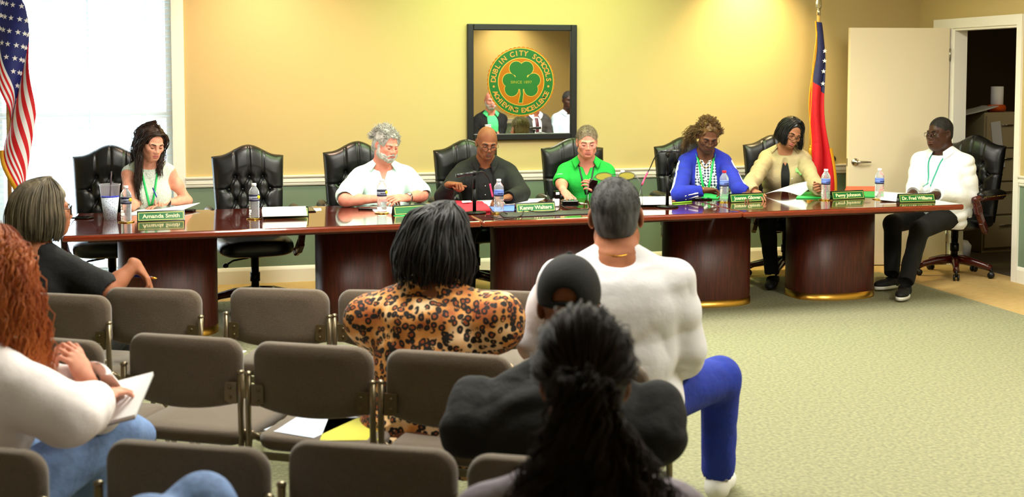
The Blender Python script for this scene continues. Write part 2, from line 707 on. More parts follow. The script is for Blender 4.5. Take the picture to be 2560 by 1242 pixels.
def profile_run(name, prof, a, b, mats):
    """a moulding: profile (out, z) swept from a to b; out is measured along the left normal of the run"""
    a, b = Vector(a), Vector(b)
    d = (b - a).normalized()
    nrm = Vector((d.y, -d.x, 0))
    vs, fs = [], []
    for p in (a, b):
        vs += [p + nrm * o + Vector((0, 0, z)) for o, z in prof]
    n = len(prof)
    for i in range(n):
        j = (i + 1) % n
        fs.append((i, j, j + n, i + n))
    fs += [tuple(range(n))[::-1], tuple(range(n, 2 * n))]
    return vs, fs


P_rail = [(0, .755), (.012, .755), (.016, .765), (.016, .775), (.024, .782), (.024, .800), (.016, .806), (.018, .815), (.034, .822), (.036, .832), (0, .834)]
P_base = [(0, 0), (.016, 0), (.016, .10), (.012, .112), (.006, .125), (0, .127)]
b = MB()
for a_, b_ in (((WX1 + .09, BACK_Y, 0), (RIGHT_X, BACK_Y, 0)), ((LEFT_X, BACK_Y, 0), (WX0 - .09, BACK_Y, 0)), ((RIGHT_X, BACK_Y, 0), (RIGHT_X, DY1 + .27, 0)),
               ((RIGHT_X, DY0 - .065, 0), (RIGHT_X, REAR_Y, 0)), ((RIGHT_X, REAR_Y, 0), (LEFT_X, REAR_Y, 0)), ((LEFT_X, REAR_Y, 0), (LEFT_X, BACK_Y, 0))):
    b.add(*profile_run('', P_rail, a_, b_, None), smooth=False)
b.obj('trim_1', M_trim)['kind'] = 'structure'
b = MB()
for a_, b_ in (((LEFT_X, BACK_Y, 0), (RIGHT_X, BACK_Y, 0)), ((RIGHT_X, BACK_Y, 0), (RIGHT_X, DY1 + .27, 0)),
               ((RIGHT_X, DY0 - .065, 0), (RIGHT_X, REAR_Y, 0)), ((RIGHT_X, REAR_Y, 0), (LEFT_X, REAR_Y, 0)), ((LEFT_X, REAR_Y, 0), (LEFT_X, BACK_Y, 0))):
    b.add(*profile_run('', P_base, a_, b_, None), smooth=False)
b.obj('baseboard_back', M_trim)['kind'] = 'structure'

# window: casing, sashes, glass, and a blind of open slats
win = boxes('window_1', [((WX0 - .09, BACK_Y - .02, WZ0 - .1), (WX0, BACK_Y, WZ1 + .09)), ((WX1, BACK_Y - .02, WZ0 - .1), (WX1 + .09, BACK_Y, WZ1 + .09)),
                         ((WX0, BACK_Y - .02, WZ1), (WX1, BACK_Y, WZ1 + .09)), ((WX0 - .11, BACK_Y - .06, WZ0 - .03), (WX1 + .11, BACK_Y, WZ0))], [M_trim])
fr = []
for x in (WX0, -1.56, WX1 - .05):
    fr.append(((x, BACK_Y + .12, WZ0), (x + .05, BACK_Y + .16, WZ1)))
for z in (WZ0, 1.28, WZ1 - .05):
    fr.append(((WX0 + .05, BACK_Y + .121, z), (WX1 - .05, BACK_Y + .159, z + .05)))
boxes('sash', fr, [M_trim], None, win)
M_glass = mat('clear glass', (1, 1, 1), .0, trans=1.0, ior=1.02, spec=.2)
boxes('glass', [((WX0, BACK_Y + .138, WZ0), (WX1, BACK_Y + .142, WZ1))], [M_glass], None, win)
bl = empty('window_blind', (0, BACK_Y + .06, 0), 0, 'white slatted blind hanging in the tall bright window', 'blind')
M_slat = mat('white blind slat', (.93, .95, .97), .5)
_nt = M_slat.node_tree
_tr = nd(_nt, 'ShaderNodeBsdfTranslucent')
_tr.inputs[0].default_value = (.85, .93, .97, 1)
_mx = nd(_nt, 'ShaderNodeMixShader')
_mx.inputs[0].default_value = .6
_nt.links.new(_nt.nodes['Principled BSDF'].outputs[0], _mx.inputs[1])
_nt.links.new(_tr.outputs[0], _mx.inputs[2])
_nt.links.new(_mx.outputs[0], _nt.nodes['Material Output'].inputs['Surface'])
b = MB()
z = WZ0 + .04
while z < WZ1 - .08:
    b.box(((WX0 + WX1) / 2, 0, z), (WX1 - WX0 - .02, .046, .003), rot=(R_(-6), 0, 0))
    z += .043
b.obj('slats', M_slat, bl)
b = MB()
for x in (-2.35, -1.9, -1.42, -.89, -.48):
    for y in (-.024,):
        b.box((x, y, (WZ0 + WZ1) / 2), (.012 if y < 0 else .002, .001, WZ1 - WZ0 - .06))
b.obj('ladder_tapes', M_slat, bl)
MB().box(((WX0 + WX1) / 2, 0, WZ1 - .035), (WX1 - WX0 - .01, .06, .05)).obj('head_rail', M_slat, bl)

# doorway on the right wall
boxes('trim_2', [((RIGHT_X - .018, DY1, 0), (RIGHT_X, DY1 + .265, DZ + .08)), ((RIGHT_X - .018, DY0 - .06, 0), (RIGHT_X, DY0, DZ + .08)),
                 ((RIGHT_X - .018, DY0, DZ), (RIGHT_X, DY1, DZ + .08)),
                 ((RIGHT_X, DY1 - .02, 0), (RIGHT_X + .12, DY1, DZ)), ((RIGHT_X, DY0, 0), (RIGHT_X + .12, DY0 + .02, DZ)), ((RIGHT_X, DY0 + .02, DZ - .02), (RIGHT_X + .12, DY1 - .02, DZ))], [M_trim])
hx, hy = RIGHT_X - .03, DY1 + .02
ex, ey = 5.17, 9.07
dl = math.hypot(ex - hx, ey - hy)
door = empty('door_1', (hx, hy, 0), math.atan2(ey - hy, ex - hx))
door['kind'] = 'structure'
o = MB().box((dl / 2, 0, 1.005), (dl, .042, 1.995)).obj('panel', M_cream, door)
auto_bevel(o, .003)
b = MB()
for z in (.25, 1.0, 1.78):
    b.tube([(0, .026, z - .05), (0, .026, z + .05)], .008)
b.obj('hinge', M_steel, door)
lv = MB()
A = Matrix.Rotation(math.pi / 2, 3, 'X')
lx = dl - .06
lv.lathe([(.0, 0), (.033, 0), (.033, .006), (.026, .014), (.012, .018), (.012, .05), (0, .052)], (lx, .021, .88), axis=Matrix.Rotation(-math.pi / 2, 3, 'X'))
lv.tube([(lx, .06, .88), (lx - .03, .066, .881), (lx - .08, .064, .882), (lx - .125, .055, .880)], [.012, .011, .009, .006])
lv.obj('lever_handle', M_steel, door)
MB().box((dl + .001, 0, .88), (.004, .026, .06)).obj('latch_plate', M_steel, door)

# ceiling lights: fluorescent panels over the room and recessed spots along the back wall
M_diff = emit('light diffuser', (1, .98, .9), 1.5)


def troffer(x, y, power, color, size=(.6, 1.2), z=CEIL):
    t = empty('ceiling_light', (x, y, z), 0, 'white fluorescent panel light set in the ceiling', 'ceiling light', 'fluorescent ceiling panels')
    w, l = size
    boxes('frame', [((-w / 2 - .03, -l / 2 - .03, -.012), (w / 2 + .03, -l / 2, 0)), ((-w / 2 - .03, l / 2, -.012), (w / 2 + .03, l / 2 + .03, 0)),
                    ((-w / 2 - .03, -l / 2, -.012), (-w / 2, l / 2, 0)), ((w / 2, -l / 2, -.012), (w / 2 + .03, l / 2, 0))], [M_trim], None, t)
    boxes('diffuser', [((-w / 2, -l / 2, -.006), (w / 2, l / 2, 0))], [M_diff], None, t)
    area('panel_lamp', (0, 0, -.02), size, power, color, parent=t)


def downlight(x, y, power, color, angle=95, blend=1.0, aim=(0, .35, -1)):
    t = empty('recessed_light', (x, y, CEIL), 0, 'round recessed downlight in the ceiling close to a wall', 'ceiling light', 'recessed downlights')
    MB().lathe([(.085, -.001), (.085, -.006), (.066, -.008), (.066, -.001)], n=24).obj('trim_ring', M_trim, t)
    MB().lathe([(0, -.002), (.066, -.002), (.066, -.001), (0, -.001)], n=24).obj('lens', M_diff, t)
    l = bpy.data.lights.new('spot_lamp', 'SPOT')
    l.energy, l.color, l.spot_size, l.spot_blend, l.shadow_soft_size = power, color, R_(angle), blend, .06
    o = bpy.data.objects.new('spot_lamp', l)
    COL.objects.link(o)
    o.parent = t
    o.location = (0, 0, -.02)
    o.rotation_euler = Vector(aim).to_track_quat('-Z', 'Y').to_euler()


NEU, GR2, WRM = (1.0, .975, .87), (.62, 1.0, .36), (1.0, .76, .38)
for x, y, pw, c in ((.5, 6.9, 80, NEU), (2.6, 6.9, 85, NEU), (4.4, 6.9, 52, NEU), (2.0, 8.4, 32, GR2), (3.0, 8.4, 26, GR2), (4.4, 3.6, 140, NEU), (.5, 4.3, 80, NEU), (1.6, 3.1, 30, NEU)):
    troffer(x, y, pw, c)
troffer(7.4, 8.2, 7, WRM, (.3, .6), 2.5)  # added dim lamp to lift the storeroom cabinet, really lit only through the doorway
downlight(4.40, 9.05, 250, WRM, 100, aim=(0, .25, -1))
downlight(.35, 8.7, 150, (1.0, .66, .46), 130)
downlight(4.9, -.7, 220, (1.0, .85, .5), 120, aim=(0, -.3, -1))  # added lamp without a known source; brightens the rear wall the mirror reflects
# ------------------------------------------------------------------ conference tables
M_mahog = mat('mahogany veneer', (.33, .10, .055), .12, noise=(9, (.24, .065, .04), .8, (1, 7, 7)), coat=.6, spec=.6)
M_edge = mat('mahogany edge', (.52, .20, .10), .22, noise=(14, (.42, .14, .06), .7, (1, 8, 8)), coat=.4)
M_drum = mat('mahogany drum veneer', (.33, .12, .07), .42, noise=(16, (.20, .07, .045), .9, (6, 6, .5)), coat=0)
TZ = .71
TROT = R_(1.85)
_c, _s = math.cos(TROT), math.sin(TROT)


def trow(x, y):
    """a point on the row of tables: x along the front edge from the left corner, y back from it"""
    return Vector((-.83 + x * _c - y * _s, 7.137 + x * _s + y * _c, 0))


def table(x0, x1, drums, label, rl=0, rr_=0):
    t = empty('conference_table', trow(x0, 0), TROT, label, 'table', 'polished mahogany meeting tables')
    L, D = x1 - x0 - .006, 1.13
    b = MB()
    b.box((L / 2, D / 2, TZ - .019), (L, D, .038), bev=.012)
    o = b.obj('tabletop', [M_mahog, M_edge], t)
    mi = [1 if abs(p.normal.z) < .85 else 0 for p in o.data.polygons]
    o.data.polygons.foreach_set('material_index', mi)
    b = MB()
    b.box((L / 2, D / 2, TZ - .055), (L - .25, D - .4, .034))
    b.obj('apron', M_drum, t)
    for dx, w, dp in drums:
        n = 48
        out = []
        for k in range(n):
            a = 2 * math.pi * k / n
            ca, sa = math.cos(a), math.sin(a)
            e = 2.6
            out.append((math.copysign(abs(ca) ** (2 / e), ca) * w / 2, math.copysign(abs(sa) ** (2 / e), sa) * dp / 2))
        vs = [(x, y, z) for z in (.05, TZ - .039) for x, y in out]
        fs = [(k, (k + 1) % n, (k + 1) % n + n, k + n) for k in range(n)] + [tuple(range(n, 2 * n))]
        p = mesh_obj('pedestal', vs, fs, M_drum, t)
        p.location = (dx - x0, .62, 0)
        vs = [(x * s, y * s, z) for z, s in ((0, 1.012), (.05, 1.012)) for x, y in out]
        mesh_obj('kick_band', vs, fs, M_brass, p)
    return t


table(0, 2.447, ((.57, .60, .46), (1.75, .52, .46)), 'long polished mahogany meeting table with an empty chair pulled up behind it')
table(2.447, 4.225, ((3.17, 1.0, .46),), 'polished mahogany meeting table in the middle carrying black adapters and cables')
table(4.225, 5.93, ((4.25, .62, .46), (5.24, .64, .46)), 'polished mahogany meeting table on two drum bases nearest the open door')

# ------------------------------------------------------------------ executive chairs
M_leather = mat('black leather', (.05, .052, .056), .33, bump=(160, .05), spec=.5)
M_chwood = mat('cherry chair wood', (.28, .06, .045), .25, coat=.4, noise=(12, (.2, .04, .03), .7, (1, 1, 5)))
M_nick = mat('black metal', (.03, .03, .032), .35, .6)
CS = .95
TUFTS = []
for r, (z, xs) in enumerate(((.47, (-.10, 0, .10)), (.385, (-.15, -.05, .05, .15)), (.30, (-.10, 0, .10)), (.215, (-.15, -.05, .05, .15)), (.13, (-.10, 0, .10)))):
    for x in xs: TUFTS.append((x, z, r))
SEGS = []
for i, a in enumerate(TUFTS):
    for c in TUFTS:
        if c[2] == a[2] + 1 and abs(abs(c[0] - a[0]) - .05) < .01: SEGS.append((a[0], a[1], c[0], c[1]))
for x in (-.10, 0, .10): SEGS.append((x, .47, x * 1.05, .75))
for x in (-1, 1):
    for z in (.385, .215): SEGS.append((x * .15, z, x * .28, z))


def chair_back_mesh():
    nx, nz = 64, 84
    Hh = .69
    xs = np.linspace(-1, 1, nx + 1)
    zs = np.linspace(0, 1, nz + 1)
    X, Z = np.meshgrid(xs, zs, indexing='ij')
    halfw = .235 + .03 * Z
    px = X * halfw
    top = Hh - .065 + .07 * np.cos(np.clip(np.abs(X) * 1.25, 0, 1) * math.pi) * .5 + .035 - .012 * np.abs(X) ** 4
    pz = Z * top
    d = np.full(px.shape, 9.)
    for x0, z0, x1, z1 in SEGS:
        L2 = (x1 - x0) ** 2 + (z1 - z0) ** 2
        t = np.clip(((px - x0) * (x1 - x0) + (pz - z0) * (z1 - z0)) / L2, 0, 1)
        d = np.minimum(d, np.hypot(px - x0 - t * (x1 - x0), pz - z0 - t * (z1 - z0)))
    bt = np.full(px.shape, 9.)
    for x, z, r in TUFTS: bt = np.minimum(bt, np.hypot(px - x, pz - z))
    edge = np.clip(1 - np.abs(X) ** 8, 0, 1) * np.clip(1 - np.abs(2 * Z - 1) ** 10, 0, 1)
    bulge = .062 * edge ** .5 + .02 * (1 - X ** 2) * (Z > .68) * np.clip((Z - .68) / .12, 0, 1)
    dep = bulge - .014 * np.exp(-(d / .006) ** 2) - .022 * np.exp(-(bt / .016) ** 2) - .010 * np.exp(-(bt / .04) ** 2)
    lean = .10 * Z + .03 * (1 - Z) * 0
    q = nz + 1
    V = [(px[i, j], -dep[i, j] + lean[i, j], pz[i, j]) for i in range(nx + 1) for j in range(nz + 1)]
    F = [(i * q + j, (i + 1) * q + j, (i + 1) * q + j + 1, i * q + j + 1) for i in range(nx) for j in range(nz)]
    n0 = len(V)
    V += [(px[i, j] * .97, .055 * edge[i, j] ** .4 + lean[i, j], pz[i, j] * .985 + .005) for i in range(nx + 1) for j in range(nz + 1)]
    F += [tuple(v + n0 for v in f[::-1]) for f in F[:]]
    rim = [(i, 0) for i in range(nx)] + [(nx, j) for j in range(nz)] + [(i, nz) for i in range(nx, 0, -1)] + [(0, j) for j in range(nz, 0, -1)]
    R = [i * q + j for i, j in rim]
    for a, c in zip(R, R[1:] + R[:1]): F.append((c, a, a + n0, c + n0))
    return V, F, px, pz, dep, lean


def make_exec_chair():
    t = empty('executive_chair')
    V, F, px, pz, dep, lean = chair_back_mesh()
    bk = mesh_obj('backrest', V, F, M_leather, t)
    bk.location = (0, .22, .43)
    for x, z, r in TUFTS:
        i = int(round((x / .255 + 1) / 2 * 64)); j = int(round(z / .655 * 84))
        o = MB().ell((x, -dep[i, j] + lean[i, j] - .002, z), (.009, .006, .009), 10, 6).obj('button', M_leather, bk)
    b = MB()
    n, m = 40, 12
    vs, fs = [], []
    for j in range(m + 1):
        ph = -math.pi / 2 + math.pi * j / m
        for k in range(n):
            a = 2 * math.pi * k / n
            ca, sa = math.cos(a), math.sin(a)
            cp_, sp_ = abs(math.cos(ph)) ** .45, math.copysign(abs(math.sin(ph)) ** .6, math.sin(ph))
            x = math.copysign(abs(ca) ** .5, ca) * cp_ * .265
            y = math.copysign(abs(sa) ** .5, sa) * cp_ * .255
            vs.append((x, y, .445 + sp_ * .062 + (.012 * (1 - (x / .265) ** 2) if sp_ > 0 else 0)))
    for j in range(m):
        for k in range(n): fs.append((j * n + k, j * n + (k + 1) % n, (j + 1) * n + (k + 1) % n, (j + 1) * n + k))
    b.add(vs, fs)
    b.obj('seat', M_leather, t)
    for s in (-1, 1):
        b = MB()
        path = [(.29, -.02, .385), (.305, -.06, .41), (.315, -.12, .47), (.315, -.165, .54), (.31, -.185, .60), (.305, -.20, .64)]
        ps = [Vector((s * x, y, z)) for x, y, z in path]
        for i in range(len(ps) - 1):
            a, c = ps[i], ps[i + 1]
            dd = c - a
            b.box((a + c) / 2, (.045, .055 + .012 * (i % 2), dd.length * 1.2), rot=dd.to_track_quat('Z', 'Y').to_matrix(), bev=.012)
        b.tube([(s * .305, -.225, .648), (s * .305, -.12, .657), (s * .305, .0, .655), (s * .303, .2, .648)], [.024, .026, .026, .024], 12)
        b.obj('arm_frame', M_chwood, t)
        p = MB().tube([(s * .305, -.15, .672), (s * .305, -.1, .68), (s * .305, .14, .678), (s * .303, .22, .665)], [.026, .036, .036, .03], 14).obj('arm_pad', M_leather, t)
        nl = MB()
        for k in range(16):
            nl.ell((s * .342, -.13 + k * .022, .664), (.003, .004, .004), 6, 4)
        nl.obj('nailheads', M_brass, p)
    MB().lathe([(.0, .30), (.03, .30), (.03, .36), (.08, .37), (.09, .385), (0, .385)], n=20).tube([(0, 0, .12), (0, 0, .3)], .028, 16).tube([(0, 0, .2), (0, 0, .26)], .036, 16).obj('column', M_nick, t)
    MB().tube([(-.05, -.02, .365), (-.16, -.05, .355), (-.2, -.06, .335)], .007, 8).ell((-.215, -.064, .325), (.022, .018, .016)).obj('tilt_lever', M_black, t)
    for k in range(5):
        a = 2 * math.pi * k / 5 + .3
        ca, sa = math.cos(a), math.sin(a)
        lg = MB().tube([(.03 * ca, .03 * sa, .13), (.15 * ca, .15 * sa, .12), (.26 * ca, .26 * sa, .095), (.30 * ca, .30 * sa, .08)], [.034, .03, .024, .026], 10).obj('base_leg', M_chwood, t)
        cs = MB()
        for o_ in (-.016, .016):
            cs.lathe([(0, -.008), (.024, -.008), (.027, 0), (.024, .008), (0, .008)], (.30 * ca - sa * o_, .30 * sa + ca * o_, .0275),
                     16, axis=Matrix.Rotation(a + math.pi / 2, 3, 'Z') @ Matrix.Rotation(math.pi / 2, 3, 'Y'))
        cs.tube([(.30 * ca, .30 * sa, .03), (.30 * ca, .30 * sa, .085)], .01, 8)
        cs.obj('caster', M_black, lg)
    t.scale = (CS, CS, CS)
    return t


EC = make_exec_chair()
EXEC = [
    (atY(284, 460, 8.83), 4, 'black tufted leather chair in front of the bright window, woman in pale top seated'),
    (atY(632, 460, 8.62), 6, 'black tufted leather chair standing empty behind the long table'),
    (atY(900, 460, 8.86), 3, 'black leather chair holding the man in the mint short-sleeved shirt'),
    (atY(1172, 460, 8.9), 3, 'black leather chair holding the bald man in the black blazer'),
    (atY(1432, 460, 8.9), -2, 'black leather chair holding the man in the green polo shirt'),
    (atY(1712, 460, 8.9), -2, 'black leather chair holding the woman in the blue track jacket'),
    (atY(1930, 460, 8.95), -4, 'black leather chair holding the woman in the khaki shirt'),
    (Vector((5.78, 8.44, 0)), -66, 'black leather chair at the table end, turned sideways with red wooden arm in view'),
]
for i, (p, a, lab) in enumerate(EXEC):
    o = EC if i == 0 else copy_tree(EC)
    if i != 7: p = p - Vector((0, .25, 0))
    o.location = (p.x, p.y, 0)
    o.rotation_euler = (0, 0, R_(a))
    if i != 1: o.scale = (CS, CS, CS * 1.05)
    tag(o, lab, 'chair', 'tufted executive chairs behind the tables')

# ------------------------------------------------------------------ upholstered stacking chairs of the audience
M_fabric = mat('taupe chair fabric', (.41, .35, .285), .92, noise=(220, (.35, .295, .235), .8), bump=(420, .35), sheen=.4)
M_tube = mat('bronze steel tube', (.52, .47, .38), .3, .85)
M_bracket = mat('bronze bracket', (.42, .36, .25), .4, .7)


def pad(outline, th, bow, name, parent, rim=.016, m=M_fabric):
    """cushion: a 2-D outline (x,z) puffed to a rounded pad; bow bends it along x"""
    n = len(outline)
    cx = sum(p[0] for p in outline) / n
    cz = sum(p[1] for p in outline) / n
    rings = []
    for s_, y in ((.0, -th * .5), (.6, -th * .5), (1 - rim * 4, -th * .47), (1 - rim * 1.2, -th * .32), (1, -th * .1), (1, th * .1), (1 - rim * 1.2, th * .32), (1 - rim * 4, th * .47), (.6, th * .5), (.0, th * .5)):
        rings.append([(cx + (x - cx) * s_, y - bow * (((x - cx) * s_) ** 2), cz + (z - cz) * s_) for x, z in outline])
    vs = [p for r in rings for p in r]
    fs = [(j * n + k, j * n + (k + 1) % n, (j + 1) * n + (k + 1) % n, (j + 1) * n + k) for j in range(len(rings) - 1) for k in range(n)]
    return mesh_obj(name, vs, fs, m, parent)


def make_stack_chair():
    t = empty('stacking_chair')
    w, r = .41, .055
    out = []
    for k in range(13):   # bottom edge, bowed down in the middle
        x = -w / 2 + .012 + (w - .024) * k / 12
        out.append((x, .535 + .028 * (abs(x) / (w / 2)) ** 2))
    out += [(w / 2, .60), (w / 2, .68)]
    for k in range(8): out.append((w / 2 - r + r * math.cos(R_(90 * k / 7)), .77 - r + r * math.sin(R_(90 * k / 7))))
    out += [(.08, .772), (0, .773), (-.08, .772)]
    for k in range(8): out.append((-w / 2 + r - r * math.sin(R_(90 * k / 7)), .77 - r + r * math.cos(R_(90 * k / 7))))
    out += [(-w / 2, .68), (-w / 2, .60)]
    bk = pad(out, .044, .45, 'backrest', t)
    for s in (-1, 1):
        bb = MB()
        o_ = [(s * .2, .565), (s * .2, .635), (s * .165, .635), (s * .158, .63), (s * .158, .575), (s * .175, .565)]
        if s < 0: o_ = o_[::-1]
        bb.prism(o_[::-1], .004)
        for z in (.585, .617): bb.ell((s * .177, .006, z), (.006, .003, .006), 8, 5)
        b_ = bb.obj('bracket', M_bracket, t)
        b_.location = (0, .0150, 0)
    so = rr(.41, .40, .05, 6)
    seat = pad([(x, z) for x, z in so], .05, -.25, 'seat', t)
    seat.rotation_euler = (math.pi / 2, 0, 0)
    seat.location = (0, -.21, .43)
    for s in (-1, 1):
        x = s * .213
        MB().tube([(x, .012, .665), (x, .014, .56), (x, .01, .45), (x, .05, .2), (x * 1.02, .09, .006)], .0105, 10).ell((x, .012, .668), (.0125, .0125, .008)).obj('leg', [M_tube], t)
        MB().tube([(x, .0, .47), (x, -.06, .435), (x, -.2, .405), (x, -.37, .4), (x, -.405, .37), (x, -.42, .2), (x * 1.02, -.43, .006)], .0105, 10).obj('leg', [M_tube], t)
    MB().box((0, .0, .40), (.42, .012, .022)).box((0, -.35, .385), (.42, .012, .02)).obj('crossbar', M_tube, t)
    MB().tube([(-.213, .035, .26), (.213, .035, .26)], .008).obj('stretcher', M_tube, t)
    return t


ST = make_stack_chair()
ROWZ = .77
FOLD = [
    # px of back top, label
    (150, 735, 12, 'taupe padded chair under the grey-haired woman in black'),
    (378, 722, 10, 'empty taupe padded chair with the black-clad woman\'s arm over its back'),
    (695, 722, 8, 'empty taupe padded chair facing the empty leather chair, white page on its seat'),
    (969, 727, 8, 'taupe padded chair half hidden behind the leopard-print blouse, on its left'),
    (1236, 727, 8, 'taupe padded chair beyond the leopard-print blouse, beside the white sweatshirt'),
    (112, 845, 16, 'taupe padded chair beside the raised bare hand and the white blouse'),
    (457, 840, 15, 'empty taupe padded chair in the middle row, right of the held notebook'),
    (777, 862, 15, 'empty taupe middle-row chair with a yellow and a pale sheet on its seat'),
    (1118, 882, 15, 'taupe padded chair carrying the woman in leopard print'),
    (1452, 905, 15, 'taupe padded chair under the man in the white sweatshirt'),
    (-92, 1116, 14, 'taupe padded chair at the bottom left corner under the red-haired woman'),
    (460, 1112, 12, 'empty taupe padded chair in the nearest row with a denim knee before it'),
    (924, 1114, 12, 'empty taupe padded chair in the nearest row, left of the black cap'),
    (1388, 1150, 12, 'taupe padded chair under the man in the black cap'),
]
CHAIRS = []
for i, (px, py, a, lab) in enumerate(FOLD):
    o = ST if i == 0 else copy_tree(ST)
    p = atz(px, py, ROWZ)
    o.location = (p.x, p.y, 0)
    o.rotation_euler = (0, 0, math.pi - R_(14.04 + a))
    tag(o, lab, 'chair', 'padded chairs of the audience')
    CHAIRS.append(o)
# ------------------------------------------------------------------ people
RNG = np.random.default_rng(7)


def skin(name, rgb, rgb2=None, rough=.6):
    return mat(name, rgb, rough, spec=.3, noise=(26, rgb2 or tuple(c * .9 for c in rgb), .7), sub=.08, bump=(300, .06))


def unit(v):
    v = np.asarray(v, dtype=float)
    return v / max(np.linalg.norm(v), 1e-9)


def catmull(P, n):
    P = np.asarray(P, dtype=float)
    k = len(P)
    t = np.linspace(0, k - 1, n)
    i = np.clip(t.astype(int), 0, k - 2)
    f = (t - i)[:, None]
    p0, p1, p2, p3 = P[np.maximum(i - 1, 0)], P[i], P[i + 1], P[np.minimum(i + 2, k - 1)]
    return .5 * (2 * p1 + (p2 - p0) * f + (2 * p0 - 5 * p1 + 4 * p2 - p3) * f ** 2 + (3 * p1 - p0 - 3 * p2 + p3) * f ** 3)


def tubes_np(P, r, sides=4):
    """P (S,N,3) strands, r (S,N) radii -> verts, faces"""
    S, N, _ = P.shape
    T = np.gradient(P, axis=1)
    T /= np.maximum(np.linalg.norm(T, axis=2, keepdims=True), 1e-9)
    ref = np.where(np.abs(T[:, :, 1:2]) < .9, np.array([0, 1., 0]), np.array([1., 0, 0]))
    U = np.cross(T, ref)
    U /= np.maximum(np.linalg.norm(U, axis=2, keepdims=True), 1e-9)
    Vv = np.cross(T, U)
    a = np.linspace(0, 2 * np.pi, sides, endpoint=False)
    X = P[:, :, None, :] + r[:, :, None, None] * (np.cos(a)[None, None, :, None] * U[:, :, None, :] + np.sin(a)[None, None, :, None] * Vv[:, :, None, :])
    V = X.reshape(-1, 3)
    s, i, k = np.meshgrid(np.arange(S), np.arange(N - 1), np.arange(sides), indexing='ij')
    b0 = s * N * sides
    l = (k + 1) % sides
    F = np.stack([b0 + i * sides + k, b0 + i * sides + l, b0 + (i + 1) * sides + l, b0 + (i + 1) * sides + k], -1).reshape(-1, 4)
    return V, F


def np_obj(name, V, F, mats, parent):
    me = bpy.data.meshes.new(name)
    me.vertices.add(len(V))
    me.vertices.foreach_set('co', np.asarray(V, dtype=np.float32).ravel())
    me.loops.add(F.size)
    me.loops.foreach_set('vertex_index', F.astype(np.int32).ravel())
    me.polygons.add(len(F))
    me.polygons.foreach_set('loop_start', np.arange(0, F.size, F.shape[1], dtype=np.int32))
    me.materials.append(mats)
    me.polygons.foreach_set('use_smooth', np.ones(len(F), dtype=bool))
    me.update()
    o = bpy.data.objects.new(name, me)
    COL.objects.link(o)
    o.parent = parent
    return o


def strands(name, guides, n, r, m, parent, spread=.012, wave=(0, 0), npt=14, sides=4, root=.35, jit=.1, tip=.35):
    """locks of hair: n tubes around each guide path"""
    allP, allr = [], []
    for g in guides:
        C = catmull(g, npt)
        t = np.linspace(0, 1, npt)
        off = RNG.normal(size=(n, 1, 3)) * spread * .6
        grow = (root + (1 - root) * np.minimum(t * 2.2, 1))[None, :, None]
        P = C[None] + off * grow
        P = P + (C[-1] - C[-2])[None, None] * (RNG.random((n, 1, 1)) - .5) * jit * npt * (t ** 3)[None, :, None]
        if wave[0]:
            ph = RNG.random((n, 1)) * 6.28
            L = np.linalg.norm(np.diff(C, axis=0), axis=1).sum()
            w = t[None] * L * wave[1] * 2 * np.pi * (0.8 + .4 * RNG.random((n, 1))) + ph
            T = np.gradient(C, axis=0)
            T /= np.linalg.norm(T, axis=1, keepdims=True) + 1e-9
            U = np.cross(T, np.where(np.abs(T[:, 1:2]) < .9, np.array([0, 1., 0]), np.array([1., 0, 0])))
            U /= np.linalg.norm(U, axis=1, keepdims=True) + 1e-9
            Vv = np.cross(T, U)
            am = wave[0] * np.minimum(t * 3, 1)[None, :, None]
            P = P + am * (np.cos(w)[:, :, None] * U[None] + np.sin(w)[:, :, None] * Vv[None])
        allP.append(P)
        rad = r * (1 - (1 - tip) * t ** 2)[None, :] * (0.7 + .6 * RNG.random((n, 1)))
        allr.append(np.broadcast_to(rad, (n, npt)))
    V, F = tubes_np(np.concatenate(allP), np.concatenate(allr), sides)
    return np_obj(name, V, F, m, parent)


SECT_M = [(-.12, .01, .150, .105), (-.02, .0, .168, .122), (.10, -.012, .158, .122), (.22, -.012, .165, .122), (.33, -.005, .172, .118), (.41, .008, .150, .095), (.455, .016, .105, .075), (.50, .018, .062, .06)]
SECT_F = [(-.12, .01, .160, .11), (-.02, .0, .178, .122), (.10, -.008, .136, .105), (.20, -.012, .142, .108), (.30, -.018, .150, .118), (.40, .006, .135, .088), (.455, .014, .092, .068), (.50, .016, .052, .052)]


